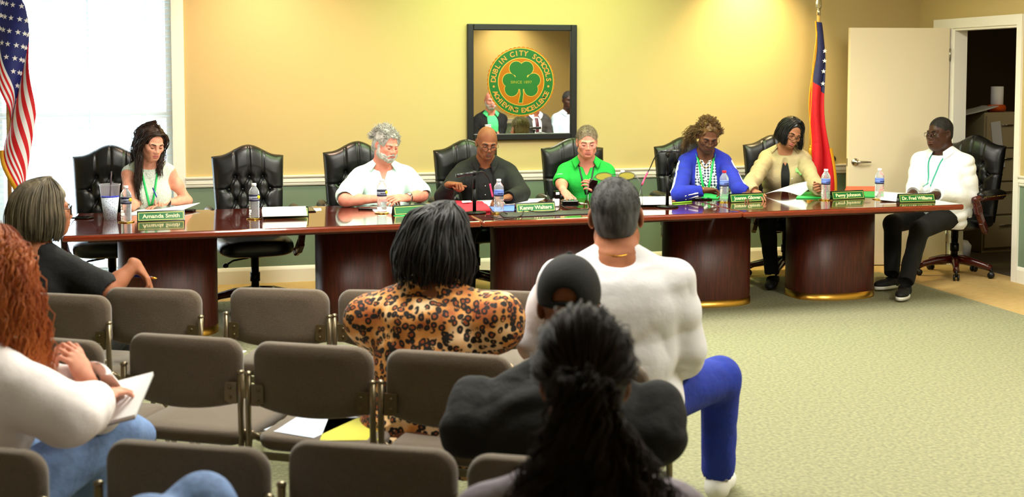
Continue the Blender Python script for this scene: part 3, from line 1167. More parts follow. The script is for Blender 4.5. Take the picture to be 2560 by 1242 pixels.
class Person:
    def __init__(self, label, loc, rot, **k):
        s = self
        s.k = k
        s.trees = []
        s.root = empty('person', (loc[0], loc[1], 0), R_(rot), label, 'person', k.get('group'))
        s.loc, s.rot = np.array([loc[0], loc[1], 0.]), R_(rot)
        s.sc = k.get('s', .93)
        s.fem = k.get('fem', False)
        s.g = k.get('girth', 1.0)
        s.skin = k['skin']
        s.lip = k.get('lip', s.skin)
        s.Rt = rotm(0, 0, k.get('twist', 0)) @ rotm(0, k.get('side', 0), 0) @ rotm(k.get('lean', 8), 0, 0)
        s.P = np.array([0, k.get('py', 0), k.get('pz', .56)])
        h = k.get('head', (0, 0, 0))
        s.Rh = rotm(0, 0, h[0]) @ rotm(h[1], 0, 0) @ rotm(0, h[2], 0)
        piv = s.T((0, -.012 - k.get('neckfwd', 0), .575 + k.get('neckup', 0)))
        s.hc = piv + s.Rh @ np.array([0, -.012, .085]) * s.sc
        s.hs = s.sc * k.get('hs', 1.0)
        sw = k.get('sw', .150 if s.fem else .170)
        s.sh = {-1: s.T((-sw, .004, .40)), 1: s.T((sw, .004, .40))}
        s.ar = k.get('ar', .82 if s.fem else 1.0) * s.sc
        s.secs = []
        for z, cy, rx, ry in (SECT_F if s.fem else SECT_M):
            gg = s.g if z < .42 else 1 + (s.g - 1) * .35
            bl = k.get('belly', 0.) * max(0, 1 - ((z - .08) / .2) ** 2)
            s.secs.append((z, cy - bl * .6, rx * gg + bl * .35, ry * gg + bl * .6))
        s.arms = {}
        for sd, key in ((-1, 'R'), (1, 'L')):
            a = k.get(key)
            if a is None:
                a = dict(w=s.T((sd * .2, -.2, .06)), d=(0, -1, -.3), n=(0, 0, -1), local=True)
            wv = np.asarray(a['w'], dtype=float)
            if not a.get('local'): wv = s.to_l(wv)
            d, nrm = np.asarray(a['d'], float), np.asarray(a['n'], float)
            if a.get('wd'): d, nrm = s.rl(d), s.rl(nrm)
            d = unit(d)
            nrm = unit(nrm - d * (nrm @ d))
            S = s.sh[sd]
            l1, l2 = .295 * s.sc * a.get('len', 1), .255 * s.sc * a.get('len', 1)
            v = wv - S
            D = np.linalg.norm(v)
            if D > (l1 + l2) * .985:
                f = D / ((l1 + l2) * .985)
                l1, l2 = l1 * min(f, 1.12), l2 * min(f, 1.12)
            D2 = min(D, (l1 + l2) * .985)
            u = v / D
            wv = S + u * D2
            aa = (l1 * l1 - l2 * l2 + D2 * D2) / (2 * D2)
            hh = math.sqrt(max(l1 * l1 - aa * aa, 1e-6))
            pole = np.asarray(a.get('pole', (sd * .35, .25, -1)), float)
            pole = unit(pole - u * (pole @ u))
            E = S + u * aa + pole * hh
            if 'e' in a: E, wv = s.to_l(a['e']), (np.asarray(a['w'], float) if a.get('local') else s.to_l(a['w']))
            s.arms[sd] = dict(S=S, E=E, W=wv, d=d, n=nrm, curl=a.get('curl', (12, 18, 12)), sp=a.get('spread', 1.0), thumb=a.get('thumb', .7))
        lk = k.get('legs', {})
        s.legs = {}
        for sd, key in ((-1, 'R'), (1, 'L')):
            l = lk.get(key, {})
            H = s.P + np.array([sd * .09 * s.sc, -.02, -.01])
            K = np.asarray(l.get('k', (sd * .13, -.44 * s.sc + s.P[1], .50)), float)
            A = np.asarray(l.get('a', (sd * .12, -.40 * s.sc + s.P[1], .085)), float)
            if l.get('world'): K, A = s.to_l(K), s.to_l(A)
            s.legs[sd] = (H, K, A, unit(l.get('f', (sd * .15, -1, 0))))

    def to_l(s, p):
        v = np.asarray(p, float) - s.loc
        c, n = math.cos(-s.rot), math.sin(-s.rot)
        return np.array([v[0] * c - v[1] * n, v[0] * n + v[1] * c, v[2]])

    def rl(s, d):
        c, n = math.cos(-s.rot), math.sin(-s.rot)
        return np.array([d[0] * c - d[1] * n, d[0] * n + d[1] * c, d[2]])

    def T(s, p):
        return s.P + s.Rt @ (np.asarray(p, float) * s.sc)

    def H(s, p):
        return s.hc + s.Rh @ (np.asarray(p, float) * s.hs)

    def bounds(s):
        pts = [s.P, s.hc + .15, s.hc - .15]
        for sd in (-1, 1):
            a = s.arms[sd]
            pts += [a['S'], a['E'], a['W'], a['W'] + a['d'] * .2]
        pts = np.array(pts)
        return pts.min(0) - .14, pts.max(0) + .1

    def arm_sdf(s, B, inf, upto, k=.03, noise=None, taper=0):
        """arm to fraction upto: 1 = elbow, 2 = wrist"""
        B.frame()
        for sd in (-1, 1):
            a = s.arms[sd]
            S, E, Wp = a['S'], a['E'], a['W']
            r = [.052 * s.ar + inf, .042 * s.ar + inf, .027 * s.ar + inf]
            u1 = min(upto, 1)
            B.cap(S, S + (E - S) * u1, r[0], r[0] + (r[1] - r[0]) * u1 + taper, k, noise=noise)
            m = S + (E - S) * .42
            if upto > .5: B.ell(m + np.array([0, -.006, 0]), (.046 * s.ar + inf,) * 3, .03)
            if upto > 1:
                u2 = upto - 1
                B.cap(E, E + (Wp - E) * u2, r[1], r[1] + (r[2] - r[1]) * u2 + taper, k * .8, noise=noise)
                if u2 > .3: B.cap(E + (Wp - E) * .08, E + (Wp - E) * .4, .044 * s.ar + inf, .038 * s.ar + inf, .02)

    def body(s, h=.006, hf=.0026, hands=True, legs=False):
        lo, hi = s.bounds()
        fine = None
        if hf:
            fine = [[(s.hc[i] - .115, s.hc[i] + .115)] for i in range(3)]
            fine[2] = [(s.hc[2] - .13, s.hc[2] + .13)]
            if hands:
                for sd in (-1, 1):
                    a = s.arms[sd]
                    for i in range(3):
                        q = sorted((a['W'][i], a['W'][i] + a['d'][i] * .17))
                        fine[i].append((q[0] - .05, q[1] + .05))
        B = Sdf(lo, hi, h, fine, max(hf, .0026) if hf else None)
        sc, fem = s.sc, s.fem
        # torso
        B.frame(s.Rt, s.P, sc).loft(s.secs, .02)
        for sd in (-1, 1):
            B.cap((sd * .03, .022, .505), (sd * .14, .012, .42), .036, .046, .045)
            if fem: B.ell((sd * .07, -.10 * s.g, .27), (.062, .055, .06), .04)
            else: B.ell((sd * .075, -.075, .33), (.08, .045, .06), .05)
        s.arm_sdf(B, 0, 2, .03)
        # neck and head
        nr = .05 if fem else .060
        B.frame()
        nb = s.T((0, .012, .475))
        B.cap(nb, s.H((0, .018, -.055)), nr * sc * 1.08 * s.k.get('neck', 1), nr * sc * s.k.get('neck', 1), .03)
        B.frame(s.Rh, s.hc, s.hs)
        fw = s.k.get('fw', 1.0)
        jaw = s.k.get('jaw', 1.0)
        B.ell((0, .014, .032), (.0755, .094, .086), .01)
        B.ell((0, -.026, -.030), (.062 * fw, .066, .082), .03)
        B.ell((0, -.070, -.088), (.026 * jaw, .022, .020), .035)
        B.cap((-.047 * jaw * fw, -.012, -.068), (-.018 * jaw, -.066, -.092), .018, .016, .03)
        B.cap((.047 * jaw * fw, -.012, -.068), (.018 * jaw, -.066, -.092), .018, .016, .03)
        if s.k.get('jowl'):
            for sd in (-1, 1): B.ell((sd * .045, -.045, -.062), (.028, .03, .034), .03)
            B.ell((0, -.035, -.105), (.045, .035, .022), .04)
        for sd in (-1, 1):
            B.ell((sd * .040, -.064, -.022), (.024, .022, .022), .025)          # cheek
            B.ell((sd * .031, -.095, .004), (.019, .016, .0125), .016, True)    # socket
            B.cap((sd * .012, -.0865, .021), (sd * .046, -.074, .020), .0085, .007, .014)   # brow
            B.ell((sd * .031, -.0745, .002), (.0165, .0145, .013), .004)        # lids
            if s.k.get('eyes', 'down') == 'open':
                B.ell((sd * .031, -.0905, .001), (.0125, .008, .0042), .002, True)
            else:
                B.ell((sd * .031, -.092, -.005), (.013, .0065, .0022), .002, True)
        nl = s.k.get('nose', 1.0)
        B.cap((0, -.086, .012), (0, -.108, -.026), .0085, .0115 * nl, .014)
        for sd in (-1, 1): B.ell((sd * .0115 * nl, -.100, -.031), (.0085 * nl, .011, .0085), .009)
        for sd in (-1, 1): B.ell((sd * .006, -.1065, -.0385), (.004, .005, .003), .003, True)
        B.ell((0, -.083, -.060), (.034, .02, .028), .025)
        B.ell((0, -.1005, -.0565), (.0225, .0085, .0055), .007)
        B.ell((0, -.0985, -.0675), (.0195, .0085, .0062), .007)
        B.ell((0, -.109, -.0618), (.024, .010, .0014), .003, True)
        B.ell((0, -.0985, -.079), (.016, .006, .004), .01, True)
        for sd in (-1, 1):
            rE = rotm(0, 0, sd * -22) @ rotm(8, 0, 0)
            B.ell((sd * .0775, .012, -.004), (.0075, .0185, .031), .006, rot=rE)
            B.ell((sd * .0845, .006, .001), (.006, .0105, .019), .004, True, rot=rE)
            B.ell((sd * .076, .003, -.030), (.006, .009, .010), .006)
        # hands
        B.frame()
        if hands:
            for sd in (-1, 1): s.hand(B, sd)
        elif True:
            for sd in (-1, 1):
                a = s.arms[sd]
        Rh, hc, hs = s.Rh, s.hc, s.hs

        def mi(C):
            q = (C - hc) @ Rh / hs
            return ((np.abs(q[:, 0]) < .0225 - .25 * np.abs(q[:, 2] + .062)) & (q[:, 1] < -.085) & (q[:, 2] < -.0505) & (q[:, 2] > -.0735)).astype(int)
        s.bodyo = B.obj('body', [s.skin, s.lip], s.root, mi)
        if s.k.get('eyes', 'down') == 'open':
            for sd in (-1, 1):
                e = MB()
                e.ell(s.H((sd * .031, -.0735, .001)), [.0128 * s.hs] * 3, 16, 12)
                e.cm = 1
                g = s.k.get('gaze', (0, 0, 0))
                e.ell(s.H((sd * .031 + g[0], -.0815, .001 + g[2])), [.0062 * s.hs] * 3, 12, 8)
                e.obj('eye', [M_eye, M_iris], s.root)
        b = MB()
        bc = s.k.get('brow')
        if bc is not None:
            for sd in (-1, 1):
                pts = [s.H((sd * x, y, z)) for x, y, z in ((.013, -.094, .0195), (.025, -.0935, .0245), (.037, -.088, .026), (.049, -.077, .0215))]
                b.tube(pts, [.0034 * s.hs, .0042 * s.hs, .0036 * s.hs, .0018 * s.hs], 8)
            b.obj('eyebrows', bc, s.root)
        if s.k.get('eyes', 'down') == 'down':
            b = MB()
            for sd in (-1, 1):
                pts = [s.H((sd * (.031 + .0135 * u), -.0895 + .008 * u * u, -.0045 - .0012 * (1 - u * u))) for u in (-1, -.5, 0, .5, 1)]
                b.tube(pts, [.0006, .0013, .0015, .0015, .0008], 6)
            b.obj('eyelashes', M_lash, s.root)
        return s

    def hand(s, B, sd):
        a = s.arms[sd]
        Wp, d, n = a['W'], a['d'], a['n']
        hs = s.sc * (.9 if s.fem else 1.0)
        th = np.cross(d, n) if sd < 0 else np.cross(n, d)     # towards the thumb
        R = np.stack([th, n, d], 1)
        B.frame(R, Wp, hs)
        B.cap((0, 0, -.015), (0, 0, .03), .024, .028, .02, flat=((0, 1, 0), .72))
        B.ell((.002, .0, .052), (.041, .0155, .046), .018)
        B.ell((.026, .008, .032), (.018, .014, .028), .015)
        c1, c2, c3 = a['curl']
        for i, (bx, bz, L) in enumerate(((.031, .088, (.042, .025, .02)), (.0105, .094, (.046, .029, .021)), (-.0105, .09, (.042, .027, .021)), (-.030, .080, (.033, .02, .018)))):
            p = np.array([bx, 0, bz])
            ang = 0.
            sx = (bx * 2.2) * a['sp']
            for j, (l, c) in enumerate(zip(L, (c1, c2, c3))):
                ang += c * (1 + .06 * (i - 1))
                t = R_(ang)
                v = np.array([sx * math.cos(t) * .55, math.sin(t), math.cos(t)])
                q = p + v / np.linalg.norm(v) * l
                B.cap(p, q, .0088 - .0008 * j, .0082 - .0009 * j, .006 if j == 0 else .003)
                p = q
        o = a['thumb']
        p0, p1 = np.array([.022, .004, .018]), np.array([.030 + .018 * o, .012, .050])
        p2 = p1 + np.array([.018 * o, .008, .030])
        p3 = p2 + np.array([.004 * o, .006, .026])
        B.cap(p0, p1, .014, .0115, .012)
        B.cap(p1, p2, .0105, .0098, .004)
        B.cap(p2, p3, .0096, .0078, .003)
        B.frame()

    # ---------------- clothing
    def shirt(s, m, name='shirt', inf=.010, sleeve=2, neck=.0, vneck=0., fold=.004, hem=-.12, h=.0065, flare=.004, arm_inf=None, mats=None, mi=None, bust=True, ff=(22, 20, 30)):
        lo, hi = s.bounds()
        hi[2] = s.T((0, 0, .56))[2] + .03
        B = Sdf(lo, hi, h)
        nz = folds(fold * s.sc, *ff, ph=s.loc[0] * 3)
        B.frame(s.Rt, s.P, s.sc)
        secs = [(z, cy, rx, ry) for z, cy, rx, ry in s.secs if z < .47]
        secs[0] = (hem, *secs[0][1:])
        B.loft(secs, .02, inf=inf, noise=nz)
        for sd in (-1, 1):
            B.cap((sd * .03, .022, .495), (sd * .14, .012, .42), .036 + inf, .046 + inf, .045)
            if s.fem and bust: B.ell((sd * .07, -.10 * s.g, .27), (.064 + inf, .057 + inf, .062 + inf), .05)
            elif bust: B.ell((sd * .075, -.075, .33), (.08 + inf, .045 + inf, .06 + inf), .05)
        if sleeve > 0:
            s.arm_sdf(B, arm_inf if arm_inf is not None else inf, sleeve, .03, noise=nz, taper=flare)
            B.frame()
            for sd in (-1, 1):      # square off the cuffs
                a = s.arms[sd]
                if sleeve <= 1: c, dd = a['S'] + (a['E'] - a['S']) * sleeve, unit(a['E'] - a['S'])
                else: c, dd = a['E'] + (a['W'] - a['E']) * (sleeve - 1), unit(a['W'] - a['E'])
                B.cap(c + dd * .052, c + dd * .12, .058, .06, 0, True)
        else:
            B.frame()
            for sd in (-1, 1):
                a = s.arms[sd]
                B.ell(a['S'] + (a['E'] - a['S']) * .35 + np.array([sd * .012, 0, 0]), (.085 * s.sc, .10 * s.sc, .12 * s.sc), .008, True)
        B.frame(s.Rt, s.P, s.sc)
        B.cap((0, .012, .515 - neck), (0, -.02, .70), .068 + .6 * neck, .10, .004, True)
        if vneck:
            B.cap((0, -.09, .51), (0, -.13, .50 - vneck), .050, .004, .003, True, flat=((0, 1, 0), 2.6))
        o = B.obj(name, mats or m, s.root, mi)
        s.skinover(o)
        return o

    def collar(s, m, parent, open_=.35, w=.042, spread=.035, nr=.066, z=.500):
        """a folded shirt collar round the neck, its points falling to the front"""
        def fn(u, v):
            a = R_(-180 + 360 * (open_ * .18 + u * (1 - open_ * .36))) - math.pi / 2 + math.pi
            front = max(0, -math.sin(a)) ** 2
            rad = nr + .004 + v * spread
            zz = z + .030 * (1 - front * .9) - v * (w * (.8 + .75 * front)) - .034 * front
            if v < .25: zz += .0
            return s.T((rad * math.cos(a) * (1 + .12 * v), rad * math.sin(a) * .95 + .004 - .03 * front * (1 + v * .5), zz))
        return MB().sheet(fn, 36, 5, .004).obj('collar', m, parent)

    def trousers(s, m, name='trousers', inf=.012, h=.009, fold=.005, to=.93):
        pts = np.array([q for l in s.legs.values() for q in l[:3]] + [s.T((0, 0, .0))])
        B = Sdf(pts.min(0) - .17, pts.max(0) + .17, h)
        nz = folds(fold, 16, 24, 26, ph=s.loc[1])
        B.frame(s.Rt, s.P, s.sc).loft([(z, cy, rx, ry) for z, cy, rx, ry in s.secs if z < .03], .03, inf=inf * .6)
        B.frame()
        for sd in (-1, 1):
            Hh, K, A, f = s.legs[sd]
            g = s.sc * (1 + (s.g - 1) * .7)
            B.cap(Hh, K, .085 * g + inf * .5, .058 * g + inf * .5, .04, noise=nz)
            e = K + (A - K) * to
            B.cap(K, e, .055 * g + inf * .6, .040 * g + inf, .03, noise=nz)
            B.cap(e + unit(A - K) * .065, e + unit(A - K) * .14, .07, .07, 0, True)
        return B.obj(name, m, s.root)

    def legs_skin(s, m):
        b = MB()
        for sd in (-1, 1):
            Hh, K, A, f = s.legs[sd]
            b.tube([K + (A - K) * .6, A], [.04, .032], 12)
        return b

    def shoes(s, m, sole=None, h=.007):
        for sd in (-1, 1):
            Hh, K, A, f = s.legs[sd]
            up = np.array([0, 0, 1.0])
            f = unit(f - up * (f @ up) * (0 if abs(f[2]) > .05 else 1))
            side = unit(np.cross(f, up))
            up2 = np.cross(side, f)
            base = A - np.array([0, 0, .085]) * 1.0
            R = np.stack([side, -f, up2], 1)
            lo = np.minimum(A, A + f * .2) - .16
            hi = np.maximum(A, A + f * .2) + .13
            B = Sdf(lo, hi, h)
            B.frame(R, A - up2 * .085, s.sc)
            B.ell((0, .02, .045), (.040, .055, .05), .02).ell((0, -.09, .035), (.047, .10, .036), .03).cap((0, .01, .05), (0, .0, .11), .042, .044, .03)
            B.cap((0, .0, .12), (0, 0, .2), .06, .06, 0, True)
            B.cut((0, 0, .012), (0, 0, -1))
            o = B.obj('shoe', m, s.root)
            if sole is not None:
                out = [(.044 * math.cos(a), -.062 + .128 * math.sin(a)) for a in np.linspace(0, 2 * math.pi, 28, endpoint=False)]
                vs = [R @ (np.array([x * 1.08, y, z]) * s.sc) + (A - up2 * .085) for z in (0, .024) for x, y in out]
                n = len(out)
                mesh_obj('sole', vs, [(k, (k + 1) % n, (k + 1) % n + n, k + n) for k in range(n)] + [tuple(range(n))[::-1], tuple(range(n, 2 * n))], sole, o)

    def lanyard(s, m, length=.26, w=.016, off=.004):
        """two flat bands from the neck to a point on the chest"""
        b = MB()
        for sd in (-1, 1):
            def fn(u, v):
                z = .50 - u * length
                x = sd * (.062 * (1 - u) + .006) + (v - .5) * w
                return s.cast(x, z, off)
            b.sheet(fn, 14, 1, .002)
        return b.obj('lanyard', m, s.root)

    def skinover(s, o):
        """remember the outermost cloth so that trims can lie on it"""
        me = o.data
        s.trees.append(BVHTree.FromPolygons([v.co for v in me.vertices], [tuple(p.vertices) for p in me.polygons]))

    def cast(s, x, z, off=.003, back=False):
        sg = 1 if back else -1
        o = s.T((x, sg * .34, z))
        d = s.Rt @ np.array([0, -sg * 1., 0])
        hits = [h for h in (t.ray_cast(Vector(o), Vector(d), .6) for t in s.trees) if h[0] is not None]
        h = min(hits, key=lambda q: q[3]) if hits else (None,)
        if h[0] is None: return s.T((x, sg * (s.surf(x, z) + off), z))
        return np.array(h[0]) - d * off

    def surf(s, x, z):
        """front depth of the torso at (x,z) in the torso frame"""
        S = np.array(s.secs)
        cy, rx, ry = [np.interp(z, S[:, 0], S[:, j]) for j in (1, 2, 3)]
        y = -cy + ry * max(0, 1 - abs(x / rx) ** 2.3) ** (1 / 2.3)
        if s.fem:
            for sd in (-1, 1):
                q = 1 - ((x - sd * .07) / .075) ** 2 - ((z - .27) / .075) ** 2
                if q > 0: y = max(y, .10 * s.g + .057 * math.sqrt(q))
            if abs(x) < .07 and .2 < z < .34: y = max(y, .10 * s.g + .048 * math.sqrt(max(0, 1 - ((z - .27) / .075) ** 2)))
        else:
            y = max(y, .075 + .045 * math.sqrt(max(0, 1 - ((abs(x) - .075) / .08) ** 2 - ((z - .33) / .06) ** 2)))
        return y

    def glasses(s, m, lens, w=.025, hgt=.019, rnd=.5, y=-.107, z=.0, tilt=0, r=.0014, half=False, top=False):
        g = tag(empty('glasses'), None)
        g.parent = s.root
        b = MB()
        R = rotm(tilt, 0, 0)
        for sd in (-1, 1):
            pts = []
            e = 2 / max(rnd, .05)
            for k in range(24):
                a = 2 * math.pi * k / 24
                if half and math.sin(a) > .3: pass
                ca, sa = math.cos(a), math.sin(a)
                pts.append(s.H((sd * .032 + math.copysign(abs(ca) ** rnd, ca) * w, y + .012 * ((abs(sd * .032 + ca * w) / .057) ** 2), z + math.copysign(abs(sa) ** rnd, sa) * hgt)))
            b.tube(pts, r, 6, closed=True)
            c = s.H((sd * .032, y + .004, z))
            n0 = len(pts)
            mesh_obj('lens', [tuple(c)] + [tuple(p) for p in pts], [(0, 1 + k, 1 + (k + 1) % n0) for k in range(n0)], lens, g)
            b.tube([s.H((sd * (.032 + w), y + .012, z + hgt * .35)), s.H((sd * .074, y + .03, z + hgt * .4)), s.H((sd * .081, -.02, z + .008)), s.H((sd * .081, .012, z + .008)), s.H((sd * .078, .03, z - .012))], r, 6)
        b.tube([s.H((-.009, y, z + hgt * .3)), s.H((0, y - .003, z + hgt * .45)), s.H((.009, y, z + hgt * .3))], r, 6)
        b.obj('frames', m, g)
        return g

    # ---------------- hair
    def short_hair(s, m, th=.010, line=.062, noise=.003, f=150, name='hair', side=.0, nape=-.062, h=.004, temple=.0, top=0., crown_bald=None, extra=None):
        lo, hi = s.hc - .16 * s.hs, s.hc + .17 * s.hs
        B = Sdf(lo, hi, h)
        nz = hair_noise(noise, f, 40, s.loc[0])
        B.frame(s.Rh, s.hc, s.hs)
        B.ell((0, .018, .034), (.0765 + th * .8 + side, .0945 + th, .087 + th + top), .01, noise=nz)
        B.ell((0, .045, -.02), (.064 + th * .8 + side, .058 + th, .062), .02, noise=nz)
        if extra: extra(B, nz)
        B.ell((0, -.115, line - .112), (.076 + temple, .092, .112), .006, True)
        for sd in (-1, 1):
            B.ell((sd * .086, -.028, -.050), (.034, .052, .062), .006, True)
            B.ell((sd * .086, .012, -.010), (.016, .024, .034), .004, True)
        B.cut((0, .06, nape), (0, -.25, -1))
        if crown_bald: B.ell(crown_bald[0], crown_bald[1], .02, True)
        return B.obj(name, m, s.root)

    def fuzz(s, m, n, L=.014, r=.0007, th=.008, line=.07, lay=(0, .6, .2), name='hair_strands', low=-.055, top=None, bald=None):
        """short hairs standing on the scalp"""
        g = RNG.normal(size=(n * 3, 3))
        g /= np.linalg.norm(g, axis=1)[:, None]
        q = g * np.array([.0765 + th * .6, .0945 + th * .7, .087 + th * .7]) + np.array([0, .018, .034])
        fz = np.interp(q[:, 1], [-.09, -.05, -.01, .02, .05], [line - .006, line - .012, -.005, -.02, low])
        side = (np.abs(q[:, 0]) > .05) & (q[:, 1] < -.045)
        keep = (q[:, 2] > fz + RNG.normal(size=len(q)) * .004) & ~(side & (q[:, 2] < line * .6))
        keep &= ~((np.abs(q[:, 0]) > .06) & (np.abs(q[:, 1] - .012) < .03) & (q[:, 2] < .03))
        if bald is not None: keep &= (((q - np.array(bald[0])) / np.array(bald[1])) ** 2).sum(1) > 1 + RNG.normal(size=len(q)) * .2
        q, g = q[keep][:n], g[keep][:n]
        d = g * .7 + np.array(lay)[None] + RNG.normal(size=g.shape) * .25
        d /= np.linalg.norm(d, axis=1)[:, None]
        t = np.linspace(0, 1, 4)[None, :, None]
        Pp = q[:, None, :] - g[:, None, :] * .003 + d[:, None, :] * t * L * (.6 + .8 * RNG.random((len(q), 1, 1))) - g[:, None, :] * (t ** 2) * L * .35
        Pp = s.hc + (Pp * s.hs) @ s.Rh.T
        rr_ = r * (1 - .7 * t[:, :, 0]) * np.ones((len(q), 1))
        V, F = tubes_np(Pp, rr_, 3)
        return np_obj(name, V, F, m, s.root)

    def scalp_guides(s, n, length, part=(0, -.05, .12), flare=.01, back=False, front=-40, drop=None, rows=((1.0, 0),), pull=0., rx=.084, ry=.102, rz=.098, zc=.03):
        """paths that leave the parting, hug the skull to ear level and then hang"""
        out = []
        for rmul, zoff in rows:
            for i in range(n):
                a = front + (360 - 2 * (front + 90) if False else 0)
                az = R_(front + (180 - 2 * front) * i / (n - 1))      # 0 = +x side, 90 = back, 180 = -x side
                ca, sa = math.cos(az), math.sin(az)
                p0 = np.array([part[0], part[1], part[2] * rmul + zoff])
                pts = []
                for t in (0, .25, .5, .75, 1.0):
                    el = (1 - t) * math.pi / 2
                    q = np.array([ca * math.cos(el) * rx, sa * math.cos(el) * ry + .015, math.sin(el) * rz + zc]) * np.array([rmul, rmul, 1])
                    w = (1 - t) ** 2
                    pts.append(s.H(q * (1 - w) + (p0 * np.array([1, 1, 1])) * w))
                e = pts[-1]
                out_d = s.Rh @ np.array([ca, sa, 0])
                for k in (.33, .66, 1.0):
                    L = length(az) if callable(length) else length
                    pts.append(e + np.array([0, 0, -1.0]) * L * k * s.sc + out_d * flare * math.sin(k * 2.2))
                out.append(np.array(pts))
        return out


M_eye = mat('eye white', (.85, .83, .8), .2)
M_iris = mat('dark iris', (.07, .05, .04), .15)
M_lash = mat('dark lashes', (.05, .04, .035), .6)
M_lens = mat('spectacle lens', (1, 1, 1), .02, trans=1.0, ior=1.05, spec=.6)
SK_fair = skin('fair skin', (.86, .62, .52), (.80, .52, .43))
SK_pink = skin('ruddy skin', (.84, .56, .48), (.78, .45, .38))
SK_brown = skin('brown skin', (.52, .32, .21), (.45, .26, .16))
SK_deep = skin('deep brown skin', (.28, .17, .125), (.22, .13, .09), .4)
SK_mid = skin('warm brown skin', (.42, .265, .185), (.35, .21, .14))
SK_tan = skin('light brown skin', (.66, .45, .33), (.58, .37, .26))
LIP_f = mat('rose lips', (.74, .42, .39), .45)
LIP_p = mat('pink lips', (.70, .42, .38), .45)
LIP_d = mat('dark lips', (.36, .19, .17), .4)
LIP_b = mat('brown lips', (.42, .22, .19), .4)


def hairm(name, rgb, rgb2, rough=.42, spec=.45):
    return mat(name, rgb, rough, noise=(38, rgb2, .9, (1, 1, .25)), spec=spec)


H_dark = hairm('dark brown hair', (.11, .075, .06), (.22, .13, .09))
H_gray = hairm('silver hair', (.74, .73, .70), (.55, .54, .52), .5)
H_sand = hairm('sandy grey hair', (.55, .48, .39), (.42, .36, .29), .55)
H_curl = hairm('golden brown curls', (.42, .30, .15), (.24, .15, .08), .5)
H_black = hairm('black hair', (.035, .033, .035), (.07, .065, .065), .32)
H_buzz = hairm('short black hair', (.07, .065, .06), (.16, .15, .14), .8)
# ------------------------------------------------------------------ cloth materials
def pattern_mat(name, fn):
    m = bpy.data.materials.new(name)
    m.use_nodes = True
    nt = m.node_tree
    tc = nd(nt, 'ShaderNodeTexCoord')
    fn(nt, tc.outputs['Object'], nt.nodes['Principled BSDF'])
    nt.nodes['Principled BSDF'].inputs['Roughness'].default_value = .75
    return m


def ramp(nt, src, stops):
    r = nd(nt, 'ShaderNodeValToRGB')
    e = r.color_ramp.elements
    while len(e) < len(stops): e.new(.5)
    for x, (p, c) in zip(e, stops):
        x.position = p
        x.color = (*lin(c), 1)
    nt.links.new(src, r.inputs[0])
    return r.outputs[0]


def mixc(nt, f, a, b):
    m = nd(nt, 'ShaderNodeMix', data_type='RGBA')
    for s, i in ((f, 0), (a, 6), (b, 7)):
        if hasattr(s, 'is_linked'): nt.links.new(s, m.inputs[i])
        elif i == 0: m.inputs[0].default_value = s
        else: m.inputs[i].default_value = (*lin(s), 1)
    return m.outputs[2]


def leopard(nt, co, b):
    n = nd(nt, 'ShaderNodeTexNoise'); n.inputs['Scale'].default_value = 14
    nt.links.new(co, n.inputs['Vector'])
    ad = nd(nt, 'ShaderNodeVectorMath', operation='MULTIPLY_ADD')
    ad.inputs[1].default_value = (.028, .028, .028)
    nt.links.new(n.outputs['Color'], ad.inputs[0]); nt.links.new(co, ad.inputs[2])
    v = nd(nt, 'ShaderNodeTexVoronoi', feature='F1'); v.inputs['Scale'].default_value = 42; v.inputs['Randomness'].default_value = .85
    nt.links.new(ad.outputs[0], v.inputs['Vector'])
    n2 = nd(nt, 'ShaderNodeTexNoise'); n2.inputs['Scale'].default_value = 9
    nt.links.new(co, n2.inputs['Vector'])
    base = ramp(nt, n2.outputs['Fac'], [(.35, (.66, .33, .12)), (.5, (.88, .60, .30)), (.65, (.97, .84, .66))])
    spot = ramp(nt, v.outputs['Distance'], [(.0, (1, 1, 1)), (.20, (1, 1, 1)), (.25, (0, 0, 0)), (1, (0, 0, 0))])
    ring = ramp(nt, v.outputs['Distance'], [(.20, (0, 0, 0)), (.25, (1, 1, 1)), (.50, (1, 1, 1)), (.55, (0, 0, 0))])
    n3 = nd(nt, 'ShaderNodeTexNoise'); n3.inputs['Scale'].default_value = 58
    nt.links.new(co, n3.inputs['Vector'])
    br = ramp(nt, n3.outputs['Fac'], [(.31, (0, 0, 0)), (.38, (1, 1, 1))])
    mm = nd(nt, 'ShaderNodeMath', operation='MULTIPLY')
    nt.links.new(ring, mm.inputs[0]); nt.links.new(br, mm.inputs[1])
    c = mixc(nt, spot, base, (.62, .26, .06))
    c = mixc(nt, mm.outputs[0], c, (.07, .03, .02))
    nt.links.new(c, b.inputs['Base Color'])


M_leop = pattern_mat('leopard print cloth', leopard)


def zig(nt, co, b):
    w = nd(nt, 'ShaderNodeTexChecker'); w.inputs['Scale'].default_value = 62
    w.inputs['Color1'].default_value = (.85, .87, .86, 1); w.inputs['Color2'].default_value = (.02, .035, .07, 1)
    mp = nd(nt, 'ShaderNodeMapping'); mp.inputs['Rotation'].default_value = (.5, .785, .3)
    nt.links.new(co, mp.inputs[0]); nt.links.new(mp.outputs[0], w.inputs[0])
    nt.links.new(w.outputs[0], b.inputs['Base Color'])


M_zig = pattern_mat('black and white print cloth', zig)


def cloth(name, rgb, k=.9, rough=.85, sc=14, bump=(24, .55)):
    return mat(name, rgb, rough, noise=(sc, tuple(c * k for c in rgb), .6), bump=bump)


